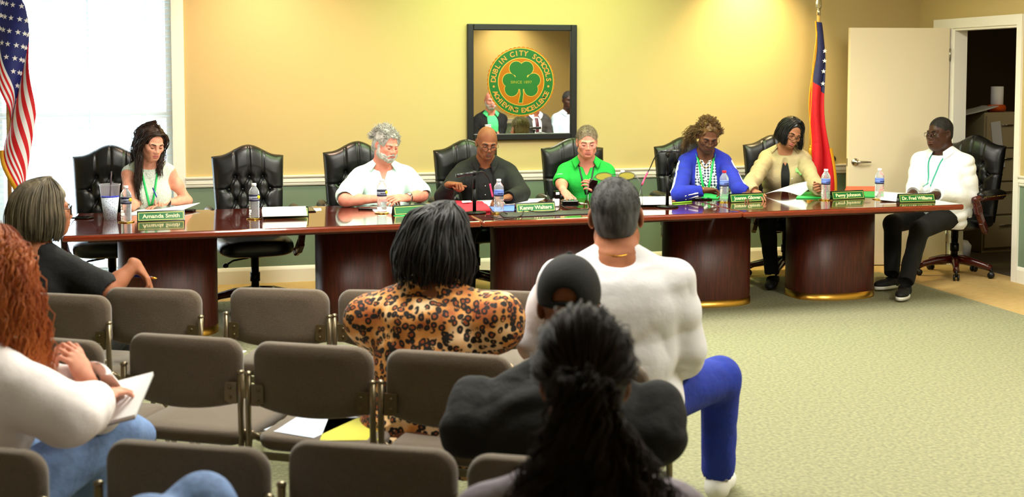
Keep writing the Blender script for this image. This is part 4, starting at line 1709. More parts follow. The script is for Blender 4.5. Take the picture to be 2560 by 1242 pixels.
C_knit = mat('pale grey knit', (.80, .83, .78), .9, noise=(90, (.68, .72, .68), .8), bump=(150, .5))
C_mint = cloth('mint white cotton', (.83, .95, .92), .96)
C_black = cloth('black suit cloth', (.032, .034, .038), .8)
C_blackshirt = cloth('black shirt cloth', (.035, .038, .043), .8)
C_polo = cloth('green polo pique', (.08, .66, .22), .88, bump=(26, .45))
C_blue = cloth('royal blue jersey', (.10, .16, .66), .8)
C_khaki = cloth('khaki cotton', (.68, .61, .46), .92)
C_white = cloth('white cotton', (.95, .96, .98), .96)
C_sweat = cloth('light grey sweatshirt fleece', (.88, .87, .89), .95, bump=(20, .3))
C_char = cloth('charcoal black tee', (.045, .045, .048), .85)
C_navy = cloth('bright navy trousers', (.09, .19, .62), .82)
C_trou = cloth('black trousers', (.04, .042, .047), .8)
C_denim = cloth('light blue denim', (.46, .57, .76), .85, sc=60)
C_bwhite = cloth('white gauze blouse', (.97, .94, .94), .96, bump=(30, .3))
C_greytop = cloth('grey violet jersey', (.58, .54, .59), .9)
C_lan = mat('green lanyard', (.10, .70, .34), .5)
C_lan2 = mat('teal lanyard', (.16, .62, .55), .5)
M_shoe = mat('black suede shoe', (.03, .03, .032), .7)
M_sole = mat('white rubber sole', (.86, .85, .82), .6)
M_wht = mat('white stripe', (.93, .93, .95), .7)
M_gold = mat('gold jewellery', (.85, .62, .22), .2, 1.0)
M_silver = mat('steel watch', (.75, .75, .75), .25, 1.0)


def band(P, sd, m, name, w=.016, up=.0, r=.030, n=20):
    a = P.arms[sd]
    ax = unit(a['E'] - a['W'])
    c = a['W'] + ax * (.012 + up)
    u = unit(np.cross(ax, a['n'])); v = np.cross(ax, u)
    rr_ = r * P.ar
    b = MB()
    vs, fs = [], []
    for j, (o, k) in enumerate(((-w / 2, 1), (-w / 2, 1.12), (w / 2, 1.12), (w / 2, 1))):
        for i in range(n):
            t = 2 * math.pi * i / n
            vs.append(c + ax * o + (u * math.cos(t) + v * math.sin(t)) * rr_ * k)
    for j in range(4):
        for i in range(n): fs.append((j * n + i, j * n + (i + 1) % n, ((j + 1) % 4) * n + (i + 1) % n, ((j + 1) % 4) * n + i))
    b.add(vs, fs)
    return b, c, -a['n'], u


def on_chest(P, x, z, off=.004):
    return P.cast(x, z, off)


def chest_strip(P, pts, w, m, name, parent, off=.004, th=.003):
    pts = catmull([(x, z, 0) for x, z in pts], 16)

    def fn(u, v):
        i = u * 15
        k = int(min(i, 14))
        x, z = (pts[k] + (pts[k + 1] - pts[k]) * (i - k))[:2]
        return on_chest(P, x + (v - .5) * w, z, off)
    return MB().sheet(fn, 15, 2, th).obj(name, m, parent)


def buttons(P, m, parent, zs, x=0, off=.003, r=.0045):
    for z in zs:
        c = on_chest(P, x, z, off)
        MB().ell(c, (r, r * .5, r), 8, 6).obj('button', m, parent)


# ------------------------------------------------------------------ the board behind the tables
def wp(px, py, z):
    return tuple(atz(px, py, z))


# 1 woman in the pale knit top
p = atY(372, 480, 8.5)
P1 = Person('woman with long dark wavy hair in sleeveless pale knit top writing at the table', (p.x, 8.52), 6, fem=True, skin=SK_fair, lip=LIP_f, s=.92, lean=10, pz=.575,
            girth=.98, head=(20, 24, 4), brow=H_dark,
            R=dict(e=wp(324, 516, .745), w=wp(360, 499, .775), d=(.92, -.35, .12), n=(.1, -.3, -1), wd=True, curl=(28, 38, 20), pole=(-.45, .1, -1)),
            L=dict(e=wp(468, 502, .75), w=wp(412, 505, .755), d=(-.85, -.45, -.22), n=(-.1, -.1, -1), wd=True, curl=(8, 14, 8), pole=(.5, .1, -1), spread=1.6))
P1.body()
P1.shirt(C_knit, sleeve=0, neck=.004, inf=.008, fold=.001)
P1.lanyard(C_lan, .30, .015)
P1.trousers(C_trou); P1.shoes(M_shoe)
P1.short_hair(H_dark, .008, .102, .003, 120, name='hair', nape=-.10, side=.004)
g = []
for sd, n0, L in ((-1, 10, .30), (1, 7, .13)):
    for i in range(n0):
        az = R_(20 + 120 * i / n0)
        x0, y0 = sd * math.sin(az) * .082, .02 + .075 * -math.cos(az) * -1 * (1 if i > 3 else -.4)
        g.append([P1.H((.012, -.078 + .014 * i, .100 + .006 * i)), P1.H((sd * .055, -.052 + .016 * i, .088)), P1.H((sd * .084, -.040 + .013 * i, .03)), P1.H((sd * .088, -.02 + .012 * i, -.05)),
                  P1.H((sd * .082, -.03 + .008 * i, -.10)) + np.array([0, -.02, -.02]), P1.H((sd * .08, -.02, -.10)) + np.array([sd * .005 + .004 * (i - 5), -.045 + .012 * i, -L * .55]),
                  P1.H((sd * .075, -.02, -.10)) + np.array([.015 + .006 * (i - 5), -.05 + .012 * i, -L])])
for i in range(9):
    x = -.07 + .0175 * i
    g.append([P1.H((x * .3, .0, .122)), P1.H((x * .8, .08, .095)), P1.H((x * 1.1, .115, .02)), P1.H((x * 1.1, .11, -.07)), P1.H((x, .09, -.10)) + np.array([-.03, 0, -.1]), P1.H((x, .09, -.1)) + np.array([-.05, -.02, -.22])])
strands('long_hair', g, 26, .0022, H_dark, P1.root, .015, (.006, 7), 18, root=.2)
b, c, n_, u = band(P1, 1, M_black, 'w', .018, .012, .030)
b.box(c + n_ * .030 * P1.ar, (.02, .02, .008)).obj('wristwatch', M_black, P1.root)
MB().tube([P1.cast(x, z, .004) for x, z in ((-.045, .47), (-.02, .42), (0, .395), (.02, .42), (.045, .47))], .001, 5).obj('necklace', M_silver, P1.root)

# 2 man in the mint shirt
p = atY(958, 480, 8.55)
P2 = Person('heavy man with grey curly hair and beard in mint short-sleeved shirt, hands folded', (p.x, 8.56), -6, skin=SK_pink, lip=LIP_p, s=.92, lean=9, pz=.53, girth=1.16, belly=.05, sw=.18, neckfwd=.02,
            head=(34, 16, 3), brow=H_gray, jowl=True, fw=1.06, nose=1.15, neck=1.15, ar=1.05,
            R=dict(e=wp(862, 500, .76), w=wp(948, 497, .755), d=(.85, -.5, .1), n=(.3, .3, -1), wd=True, curl=(30, 40, 20), pole=(-.6, .1, -1)),
            L=dict(e=wp(1055, 488, .765), w=wp(1014, 495, .765), d=(-.9, -.35, .05), n=(-.4, .3, -.7), wd=True, curl=(25, 30, 20), pole=(.6, .1, -1)))
P2.body()
sh = P2.shirt(C_mint, sleeve=.86, neck=.010, vneck=.12, inf=.014, fold=.008, flare=.018, arm_inf=.016)
P2.collar(C_mint, sh, .8, .05, .04)
chest_strip(P2, ((.005, .37), (.008, .25), (.008, .05)), .032, C_mint, 'placket', sh, .004)
for sd in (-1, 1):
    chest_strip(P2, ((sd * .085 - .05, .275), (sd * .085, .272), (sd * .085 + .05, .275)), .03, C_mint, 'pocket_flap', sh, .004, .004).scale = (1, 1, 1)
    def fnp(u, v, sd=sd): return on_chest(P2, sd * .085 + (u - .5) * .10, .285 - v * (.04 - .012 * abs(u - .5) * 2), .005)
    MB().sheet(fnp, 8, 3, .003).obj('pocket_flap', C_mint, sh)
buttons(P2, M_wht, sh, (.33, .25, .17, .09), .008, .006)
P2.trousers(C_khaki); P2.shoes(M_shoe)
P2.short_hair(H_gray, .010, .100, .006, 85, nape=-.09, side=.003, extra=lambda B, nz: B.ell((0, .075, -.04), (.07, .045, .06), .03, noise=nz))
gg = []
for i in range(130):
    az, el = RNG.random() * 6.28, R_(-15 + 100 * RNG.random())
    q = np.array([math.cos(az) * math.cos(el) * .085, .02 + math.sin(az) * math.cos(el) * .105, .03 + math.sin(el) * .10])
    if q[1] < -.055 and q[2] < .075: continue
    if abs(q[0]) > .06 and q[1] < .02 and q[2] < .02: continue
    nn = unit(q - np.array([0, .02, .03]))
    gg.append([P2.H(q), P2.H(q + nn * .012 + np.array([0, .008, -.004])), P2.H(q + nn * .016 + np.array([0, .022, -.012])), P2.H(q + nn * .010 + np.array([0, .034, -.024]))])
strands('curls', gg, 16, .0015, H_gray, P2.root, .016, (.006, 24), 12)


def beard(P, m, th=.006, low=-.13, mous=True, noise=.002, side=.0, top=-.045, goatee=False):
    lo, hi = P.hc - .16 * P.hs, P.hc + .14 * P.hs
    B = Sdf(lo, hi, .0035)
    nz = hair_noise(noise, 190, 90)
    B.frame(P.Rh, P.hc, P.hs)
    k = P.k.get('fw', 1.) * P.k.get('jaw', 1.)
    B.ell((0, -.074, -.088), (.030 * k + th, .023 + th, .024 + th), .02, noise=nz)
    if not goatee:
        for sd in (-1, 1):
            B.cap((sd * .052 * k, -.012, -.060), (sd * .02, -.066, -.090), .017 + th, .017 + th, .02, noise=nz)
            if P.k.get('jowl'): B.ell((sd * .047, -.044, -.070), (.024 + th, .027 + th, .026 + th), .02, noise=nz)
        B.ell((0, -.035, -.105), (.045, .035, .018 + th), .02, noise=nz)
        for sd in (-1, 1): B.cap((sd * .068, -.004, -.01), (sd * .054 * k, -.014, -.06), .008 + th, .014 + th, .02, noise=nz)
        for sd in (-1, 1): B.ell((sd * .040, -.058, -.062), (.026, .026, .026), .02, noise=nz)
    else:
        for sd in (-1, 1): B.cap((sd * .027, -.088, -.060), (sd * .02, -.085, -.085), .006 + th * .5, .008 + th * .5, .01, noise=nz)
    if mous:
        for sd in (-1, 1): B.cap((0, -.1025, -.0465), (sd * .030, -.088, -.062), .0085 + th * .4, .0080 + th * .3, .006, noise=nz)
    B.ell((0, -.108, -.0630), (.0215, .016, .0062), .003, True)
    if not goatee:
        for sd in (-1, 1): B.ell((sd * .034, -.095, top + .036), (.030, .04, .028), .006, True)
    return B.obj('beard', m, P.root)


beard(P2, H_gray, .008)
b, c, n_, u = band(P2, 1, M_silver, 'w', .02, .02, .031)
b.lathe([(0, 0), (.019, 0), (.019, .008), (0, .009)], c + n_ * .031 * P2.ar, 16, axis=Matrix(np.stack([u, np.cross(n_, u), n_], 1).tolist())).obj('wristwatch', M_silver, P2.root)

# 3 bald man in black
p = atY(1212, 480, 8.6)
P3 = Person('bald man with glasses and goatee in black blazer at the table microphone', (p.x, 8.58), -13, skin=SK_brown, lip=LIP_b, s=.94, lean=14, pz=.54, girth=1.05, sw=.18, neckfwd=.02,
            head=(12, 20, 3), brow=H_buzz, fw=1.0, nose=1.15, eyes='open', gaze=(.002, 0, -.003), neck=1.05,
            R=dict(e=wp(1108, 492, .755), w=tuple(atY(1122, 462, 8.20)), d=(.75, -.62, .12), n=(.1, -.1, -1), wd=True, curl=(75, 85, 40), pole=(-.4, .1, -1), thumb=.9),
            L=dict(e=wp(1304, 486, .765), w=wp(1270, 494, .765), d=(-.8, -.55, 0), n=(-.1, 0, -1), wd=True, curl=(25, 30, 20), pole=(.5, .1, -1)))
P3.body()
sh = P3.shirt(C_blackshirt, 'shirt', sleeve=0, neck=.006, vneck=.07, inf=.010, fold=.003)
P3.collar(C_blackshirt, sh, .5, .045, .03)
buttons(P3, M_silver, sh, (.34, .27, .20, .13, .06), 0, .006)


def blazer(P, m, v0=.05, vz=.12, **k):
    """an open jacket: the shirt shape with a wedge left out of its front"""
    lo, hi = P.bounds()
    hi[2] = P.T((0, 0, .56))[2] + .03
    B = Sdf(lo, hi, .0065)
    inf = k.get('inf', .02)
    nz = folds(k.get('fold', .008), ph=P.loc[0])
    B.frame(P.Rt, P.P, P.sc).loft([(z, cy, rx, ry) for z, cy, rx, ry in P.secs if z < .47], .02, inf=inf, noise=nz)
    for sd in (-1, 1):
        B.cap((sd * .03, .022, .495), (sd * .14, .012, .425), .036 + inf, .046 + inf, .045)
        if P.fem: B.ell((sd * .07, -.10 * P.g, .27), (.064 + inf, .057 + inf, .062 + inf), .05)
        else: B.ell((sd * .075, -.075, .33), (.08 + inf, .045 + inf, .06 + inf), .05)
    P.arm_sdf(B, k.get('ai', .016), k.get('sleeve', 1.93), .03, noise=nz, taper=.004)
    B.frame()
    for sd in (-1, 1):
        a = P.arms[sd]
        f = k.get('sleeve', 1.93) - 1
        c, dd = a['E'] + (a['W'] - a['E']) * f, unit(a['W'] - a['E'])
        B.cap(c + dd * .052, c + dd * .12, .058, .06, 0, True)
    B.frame(P.Rt, P.P, P.sc)
    B.cap((0, .0, .52), (0, -.03, .70), .07, .10, .004, True)
    D0 = B.D.copy()
    w0, w1 = k.get('w0', .075), k.get('w1', .05)
    B.cap((0, -.16, .50), (0, -.19, .12), w0, w1, .004, True, flat=((0, 1, 0), 2.2))
    o = B.obj(k.get('name', 'blazer'), m, P.root)
    P.skinover(o)
    return o


bz = blazer(P3, C_black, w0=.065, w1=.06)
for sd in (-1, 1):
    chest_strip(P3, ((sd * .072, .44), (sd * .092, .36), (sd * .090, .28), (sd * .068, .18)), .034, C_black, 'lapel', bz, .004, .005)
P3.trousers(C_trou); P3.shoes(M_shoe)
beard(P3, mat('grizzled goatee', (.40, .33, .28), .8), .002, goatee=True, noise=.001)
P3.glasses(M_black, M_lens, .024, .0185, 1.0, y=-.112, z=-.010, tilt=4, r=.0016)

# 4 man in the green polo
p = atY(1462, 480, 8.6)
P4 = Person('man with sandy grey hair and rimless glasses in green polo shirt holding a phone', (p.x, 8.58), -15, skin=SK_pink, lip=LIP_p, s=.93, lean=12, pz=.525, girth=.98, sw=.165, neckfwd=.015,
            head=(3, 12, 0), brow=H_sand, fw=1.02, jaw=1.08,
            R=dict(e=tuple(atY(1404, 458, 8.46)), w=tuple(atY(1408, 476, 8.24)), d=(.25, -.75, -.55), n=(.1, -.3, -1), wd=True, curl=(14, 18, 12), pole=(-.3, .2, -1), spread=1.8, thumb=1.2),
            L=dict(e=tuple(atY(1522, 478, 8.42)), w=tuple(atY(1492, 484, 8.24)), d=(-.55, -.35, .62), n=(-.6, .3, .2), wd=True, curl=(35, 45, 30), pole=(.35, .1, -1)))
P4.body()
sh = P4.shirt(C_polo, 'polo_shirt', sleeve=.80, neck=.008, vneck=.12, inf=.012, fold=.008, flare=.014)
P4.collar(C_polo, sh, .75, .045, .035)
chest_strip(P4, ((.010, .37), (.012, .22)), .004, M_wht, 'piping', sh, .004)
for sd in (-1, 1):
    a = P4.arms[sd]
    ax = unit(a['E'] - a['S']); c = a['S'] + (a['E'] - a['S']) * .79
    u = unit(np.cross(ax, (0, 1, 0))); v = np.cross(ax, u)
    MB().tube([c + (u * math.cos(t) + v * math.sin(t)) * (.073 * P4.ar) for t in np.linspace(0, 6.283, 24, endpoint=False)], .0025, 6, closed=True).obj('cuff_stripe', M_wht, sh)
def fn4(u, v):
    a = 2 * math.pi * u
    return on_chest(P4, .095 + .028 * v * math.cos(a), .275 + .034 * v * math.sin(a), .004)
MB().sheet(fn4, 20, 3, .002).obj('chest_emblem', mat('yellow embroidery', (.85, .80, .15), .7), sh)
P4.lanyard(M_black, .24, .012)
P4.trousers(C_khaki); P4.shoes(M_shoe)
P4.short_hair(H_sand, .004, .082, .0015, 170, nape=-.075)
P4.fuzz(H_sand, 5200, .017, .0008, .006, .078, (.25, -.1, .25))
P4.glasses(M_silver, M_lens, .023, .0165, .75, y=-.112, z=-.004, r=.0009)

# 5 woman in the blue track jacket
p = atY(1758, 480, 8.6)
P5 = Person('woman with golden curls pulled to one side in blue track jacket, reading', (p.x, 8.58), -20, fem=True, skin=SK_mid, lip=LIP_b, s=.96, lean=15, pz=.56, girth=1.12,
            head=(8, 30, 5), brow=H_buzz, nose=1.25, fw=1.05,
            R=dict(e=wp(1697, 486, .76), w=wp(1764, 475, .79), d=(.95, -.25, .0), n=(.1, -.25, -1), wd=True, curl=(40, 50, 25), pole=(-.55, .1, -1)),
            L=dict(e=wp(1848, 476, .78), w=wp(1868, 482, .765), d=(-.35, -.8, -.2), n=(-.3, .1, -1), wd=True, curl=(25, 30, 20), pole=(.4, .2, -1)))
P5.body()
sh = P5.shirt(M_zig, 'print_top', sleeve=0, neck=.02, vneck=.10, inf=.009, fold=.002)
jk = blazer(P5, C_blue, w0=.085, w1=.085, name='track_jacket', inf=.018, ai=.016, sleeve=1.82)
P5.trousers(C_trou); P5.shoes(M_shoe)
for k in (-1, 1):      # the two white stripes down each sleeve
    for sd in (-1, 1):
        a = P5.arms[sd]
        ax = unit(a['E'] - a['S'])
        ax2 = unit(a['W'] - a['E'])
        out = unit(np.array([sd * 1., -.75, .15]))
        o1 = unit(out - ax * (out @ ax)); t1 = np.cross(ax, o1)
        out2 = unit(np.array([sd * .25, -1., -.5]))
        o2 = unit(out2 - ax2 * (out2 @ ax2)); t2 = np.cross(ax2, o2)
        r1, r2, r3 = [.0175 + q * P5.ar for q in (.056, .046, .031)]
        pts = []
        for t in np.linspace(.0, 1.0, 8): pts.append((a['S'] + (a['E'] - a['S']) * t + (o1 * math.cos(k * .28) + t1 * math.sin(k * .28)) * (r1 + (r2 - r1) * t)))
        for t in np.linspace(.12, .66, 6): pts.append((a['E'] + (a['W'] - a['E']) * t + (o2 * math.cos(k * .28) + t2 * math.sin(k * .28)) * (r2 + (r3 - r2) * t)))
        C = catmull(pts, 40)
        MB().tube(C, .0052, 6).obj('sleeve_stripe', M_wht, jk)
P5.lanyard(C_lan, .30, .017)
P5.short_hair(H_curl, .008, .100, .006, 90, nape=-.07)
gg = []
for i in range(60):
    az, el = RNG.random() * 6.28, R_(-5 + 92 * RNG.random())
    q = np.array([math.cos(az) * math.cos(el) * .084, .016 + math.sin(az) * math.cos(el) * .102, .03 + math.sin(el) * .096])
    if q[1] < -.05 and q[2] < .09: continue
    if abs(q[0]) > .06 and q[1] < .02 and q[2] < .02: continue
    nn = unit(q - np.array([0, .02, .03]))
    gg.append([P5.H(q), P5.H(q + nn * .014 + np.array([0, .01, 0])), P5.H(q + nn * .02 + np.array([-.005, .02, -.01])), P5.H(q + nn * .014 + np.array([-.01, .03, -.025]))])
for i in range(26):
    o_ = RNG.normal(size=3) * .016
    gg.append([P5.H((-.05, .06, .03) + o_ * .5), P5.H((-.105, .06, -.0) + o_), P5.H((-.125, .05, -.06) + o_ * 1.6), P5.H((-.13, .05, -.105) + o_ * 2.2)])
strands('curls', gg, 22, .0015, H_curl, P5.root, .014, (.006, 28), 14)
P5.glasses(mat('tortoise frame', (.22, .08, .05), .3), M_lens, .0255, .020, .75, y=-.113, z=-.008, r=.0018)
MB().tube([P5.cast(x, z, .005) for x, z in ((-.06, .48), (-.03, .425), (0, .405), (.03, .425), (.06, .48))], .003, 6).obj('necklace', M_gold, P5.root)
for k in range(3):
    b, c, n_, u = band(P5, -1, M_gold, 'bangle', .004, .008 + .012 * k, .033)
    b.obj('bangle', M_gold, P5.root)

# 6 woman in the khaki shirt
p = atY(1958, 480, 8.65)
P6 = Person('woman with black bob and glasses in open khaki shirt, head tilted over a large page', (p.x, 8.64), -24, fem=True, skin=SK_tan, lip=LIP_f, s=.94, lean=12, pz=.575, girth=1.12,
            head=(22, 24, 17), brow=H_black, fw=1.0,
            R=dict(e=wp(1872, 470, .79), w=wp(1886, 480, .765), d=(-.1, -.95, -.15), n=(.3, 0, -1), wd=True, curl=(20, 25, 15), pole=(-.5, .1, -1)),
            L=dict(e=wp(2040, 466, .79), w=wp(2046, 474, .775), d=(-.3, -.8, .3), n=(-.8, .1, -.3), wd=True, curl=(25, 30, 20), pole=(.5, .1, -1)),
            legs=dict(R=dict(k=(-.14, -.40, .50), a=(-.10, -.43, .085)), L=dict(k=(.15, -.40, .50), a=(.10, -.30, .085))))
P6.body()
sh0 = P6.shirt(C_black, 'black_top', sleeve=0, neck=.03, vneck=.13, inf=.007, fold=.001)
sh = blazer(P6, C_khaki, w0=.040, w1=.030, name='khaki_shirt', inf=.016, ai=.018, sleeve=1.72, fold=.009)
P6.collar(C_khaki, sh, 1.0, .05, .038, .064)
buttons(P6, M_wht, sh, (.30, .20, .10), .052, .006)
def fn6(u, v):
    a = 2 * math.pi * u
    return on_chest(P6, .10 + .022 * v * math.cos(a), .36 + .018 * v * math.sin(a), .004)
MB().sheet(fn6, 14, 2, .002).obj('chest_emblem', mat('pale green embroidery', (.60, .85, .50), .7), sh)
P6.trousers(C_trou); P6.shoes(M_shoe)
P6.short_hair(H_black, .010, .098, .002, 110, nape=-.09, side=.002)


def bob(P, m, L=.14, rows=((1.0, 0), (1.04, .0), (1.08, .0)), n=34, part=(.01, -.05, .125), front=-52, r=.0024, per=14, curl=.0, wave=(.002, 6), spread=.009, name='bob_hair', face=-.052, **k):
    g = []
    for rm, zo in rows:
        for i in range(n):
            az = R_(front + (180 - 2 * front) * i / (n - 1))
            ca, sa = math.cos(az), math.sin(az)
            pts = []
            for t in (0, .22, .45, .7, 1.0):
                el = (1 - t) * math.pi / 2
                q = np.array([ca * math.cos(el) * .0865, sa * math.cos(el) * .104 + .014, math.sin(el) * .097 + .03]) * np.array([rm, rm, 1])
                if q[2] < .09: q[1] = max(q[1], face)
                w = (1 - t) ** 2
                pts.append(P.H(q * (1 - w) + np.array(part) * w))
            e = pts[-1]
            od = P.Rh @ np.array([ca, sa, 0])
            for kk in (.4, .75, 1.0):
                pts.append(e + (P.Rh @ np.array([0, 0, -1.]) * .5 + np.array([0, 0, -.5])) * L * kk * P.sc + od * (k.get('flare', .01) * math.sin(kk * 2.4) - curl * kk ** 3))
            g.append(pts)
    return strands(name, g, per, r, m, P.root, spread, wave, 15, jit=k.get('jit', .06))


bob(P6, H_black, .12, curl=-.012, flare=.014)
P6.glasses(M_black, M_lens, .0265, .019, .6, y=-.112, z=-.006, r=.0016)

# 7 man in the white shirt at the end of the table
P7 = Person('man in white long-sleeved shirt and glasses sitting sideways at the table end', (5.60, 8.36), -60, skin=SK_deep, lip=LIP_d, s=.98, lean=0, pz=.53, girth=1.2, neckup=-.025, hs=1.05, belly=.06, sw=.185, neckfwd=.01,
            head=(-18, 4, -2), brow=H_buzz, eyes='open', fw=1.08, jowl=True, nose=1.3, neck=1.2, ar=1.1, gaze=(-.002, 0, 0),
            R=dict(e=tuple(atY(2290, 468, 8.35)), w=tuple(atY(2282, 484, 8.12)), d=(-.75, -.35, -.2), n=(.0, .2, -1), wd=True, curl=(20, 25, 15), pole=(-.6, .4, -1)),
            L=dict(e=tuple(atY(2424, 494, 8.2)), w=tuple(atY(2336, 487, 8.08)), d=(-.9, .1, -.1), n=(.0, .1, -1), wd=True, curl=(18, 25, 15), pole=(.6, .3, -1)),
            legs=dict(L=dict(k=tuple(atY(2300, 575, 7.98)), a=tuple(atz(2262, 712, .10)), f=(.3, -1, 0), world=True),
                      R=dict(k=tuple(atY(2232, 560, 8.25)), a=tuple(atz(2230, 690, .10)), f=(-.2, -1, 0), world=True)))
P7.body()
sh = P7.shirt(C_white, sleeve=1.9, neck=.006, vneck=.05, inf=.018, fold=.010, arm_inf=.020)
P7.collar(C_white, sh, .5, .048, .03, .072)
chest_strip(P7, ((.0, .38), (0, .25), (0, .05)), .03, C_white, 'placket', sh, .004)
buttons(P7, M_wht, sh, (.33, .25, .17, .09), 0, .006)
P7.lanyard(C_lan2, .30, .012)
P7.trousers(C_trou); P7.shoes(M_shoe, M_sole)
P7.short_hair(H_buzz, .0025, .080, .0008, 260, nape=-.06)
P7.fuzz(H_buzz, 4500, .007, .0008, .004, .074)
P7.glasses(M_black, M_lens, .025, .015, .6, y=-.113, z=.0, r=.0013)
# ------------------------------------------------------------------ the audience, seen from behind
RT = np.array([math.cos(YAW), -math.sin(YAW), 0.])
FWD = np.array([math.sin(YAW), math.cos(YAW), 0.])
UP = np.array([0, 0, 1.])


def A3(px, py, t): return tuple(att(px, py, t))


def dirv(r, f, u): return tuple(RT * r + FWD * f + UP * u)


H_bob = hairm('grey brown hair', (.29, .26, .21), (.50, .45, .36), .45)
H_red = hairm('auburn curls', (.62, .28, .09), (.82, .48, .22), .45)
H_pony = hairm('dark chestnut hair', (.085, .05, .04), (.17, .10, .075), .55, .25)
H_locs = hairm('black locs', (.03, .028, .028), (.085, .07, .06), .55)
H_grey = hairm('cropped grey hair', (.17, .165, .16), (.36, .36, .36), .8)
SK_warm = skin('tan skin', (.66, .42, .30), (.56, .34, .23))

# woman with the grey bob, arm over the next chair
q = att(90, 800, 4.95)
P8 = Person('woman with grey-brown bob in black top resting her arm on a chair back', (q.x, q.y), 180 - 14 - 16, fem=True, skin=SK_warm, lip=LIP_f, s=.98, lean=3, pz=.42, girth=1.2, sw=.165,
            head=(-38, 4, 0), brow=H_bob, ar=.98,
            R=dict(e=A3(268, 728, 4.86), w=A3(338, 662, 4.95), d=dirv(.62, .1, -.75), n=dirv(-.75, -.2, -.6), wd=True, curl=(25, 35, 25), thumb=.8))
P8.body(h=.007, hf=.004)
P8.shirt(C_blackshirt, sleeve=.93, neck=.004, inf=.013, fold=.008, flare=.012)
P8.trousers(C_trou); P8.shoes(M_shoe)
P8.short_hair(H_bob, .012, .075, .003, 120, nape=-.10)
bob(P8, H_bob, .15, rows=((1.0, 0), (1.06, 0), (1.12, .002), (1.16, .004)), n=44, per=16, spread=.008, r=.0017, wave=(.001, 4), curl=.018, flare=.018, part=(.0, -.02, .135), face=-.04)
P8.glasses(M_black, M_lens, .026, .02, .7, r=.002)
pn = empty('pen', (0, 0, 0), 0, 'blue ballpoint pen in the hand of the woman in black', 'pen')
a_, b_ = np.array(A3(330, 688, 5.0)), np.array(A3(392, 696, 5.0))
M_penb = mat('blue pen barrel', (.12, .16, .62), .25)
MB().tube([a_, a_ + (b_ - a_) * .75], .0055, 10).obj('barrel', M_penb, pn)
MB().tube([a_ + (b_ - a_) * .75, a_ + (b_ - a_) * .9, b_], [.0055, .0045, .0015], 10).obj('tip', M_gold, pn)

# woman in leopard print
q = att(1072, 900, 4.02)
P9 = Person('woman with black shoulder-length locs in leopard-print blouse', (q.x, q.y), 180 - 14 - 14, fem=True, skin=SK_brown, lip=LIP_b, s=.95, lean=8, pz=.44, girth=1.32, belly=.03, sw=.16,
            head=(-46, 8, 0), brow=H_black, ar=1.15,
            R=dict(e=A3(1238, 800, 3.98), w=A3(1235, 850, 4.22), d=dirv(-.7, .5, -.2), n=(0, 0, -1), wd=True),
            L=dict(e=A3(932, 800, 4.12), w=A3(985, 870, 4.35), d=dirv(.7, .5, -.2), n=(0, 0, -1), wd=True))
P9.body(h=.007, hf=.004)
P9.shirt(M_leop, 'blouse', sleeve=1.2, neck=.006, inf=.020, fold=.012, flare=.03, arm_inf=.020, hem=-.14, ff=(18, 16, 26))
P9.trousers(M_leop); P9.shoes(M_shoe)
P9.short_hair(H_locs, .014, .075, .004, 90, nape=-.10)
bob(P9, H_locs, .165, rows=((1.0, 0), (1.08, .0), (1.16, .004), (1.22, .008)), n=34, per=4, spread=.012, r=.0050, wave=(.004, 7), curl=.0, flare=.03, part=(.0, -.03, .135), face=-.055, jit=.25)

# man in the light sweatshirt
q = att(1540, 950, 4.1)
P10 = Person('man in light grey sweatshirt and blue trousers with glasses pushed up on his head', (q.x, q.y), 180 - 14 - 4, skin=SK_warm, s=1.0, lean=4, pz=.515, girth=1.22, sw=.192, twist=0,
             head=(-4, 4, 2), neck=1.15, ar=1.12, neckup=-.035, hs=1.1, neckfwd=.0,
             R=dict(e=A3(1712, 880, 4.12), w=A3(1690, 930, 4.40), d=dirv(.3, .8, -.3), n=(0, 0, -1), wd=True),
             L=dict(e=A3(1342, 850, 4.18), w=A3(1390, 920, 4.45), d=dirv(.3, .8, -.3), n=(0, 0, -1), wd=True),
             legs=dict(R=dict(k=A3(1800, 945, 4.46), a=A3(1795, 1188, 4.58), f=(-.35, -1, 0), world=True),
                       L=dict(k=A3(1500, 990, 4.56), a=A3(1500, 1185, 4.6), world=True)))
P10.body(h=.007, hf=.0035)
P10.shirt(C_sweat, 'sweatshirt', sleeve=1.95, neck=-.022, inf=.018, fold=.008, hem=-.17, arm_inf=.020, ff=(16, 22, 22))
P10.trousers(C_navy, inf=.016, fold=.006)
P10.shoes(M_sole)
P10.short_hair(H_grey, .0025, .080, .0008, 200, nape=-.075)
P10.fuzz(H_grey, 9000, .007, .0007, .004, .075, low=-.068)
b = MB()
M_yel = mat('yellow tinted lens', (.72, .72, .35), .05, trans=.9, ior=1.05)
gl = empty('glasses'); gl.parent = P10.root
for sd in (-1, 1):
    pts = [P10.H((sd * .036 + .026 * math.cos(a), -.010 - .020 * math.sin(a), .124 + .012 * math.sin(a))) for a in np.linspace(0, 6.283, 20, endpoint=False)]
    b.tube(pts, .0016, 6, closed=True)
    c = P10.H((sd * .036, -.010, .124))
    mesh_obj('lens', [tuple(c)] + [tuple(p) for p in pts], [(0, 1 + k, 1 + (k + 1) % 20) for k in range(20)], M_yel, gl)
    b.tube([P10.H((sd * .062, -.01, .126)), P10.H((sd * .080, .04, .105)), P10.H((sd * .086, .07, .06)), P10.H((sd * .085, .075, .03))], .0016, 6)
b.tube([P10.H((-.010, -.01, .130)), P10.H((.010, -.01, .130))], .0016, 6)
b.obj('frames', M_black, gl)
MB().tube([P10.T((.075 * math.cos(a), .02 + .072 * math.sin(a), .508 + .012 * math.cos(2 * a))) for a in np.linspace(0, 6.283, 32, endpoint=False)], .002, 6, closed=True).obj('necklace', M_gold, P10.root)

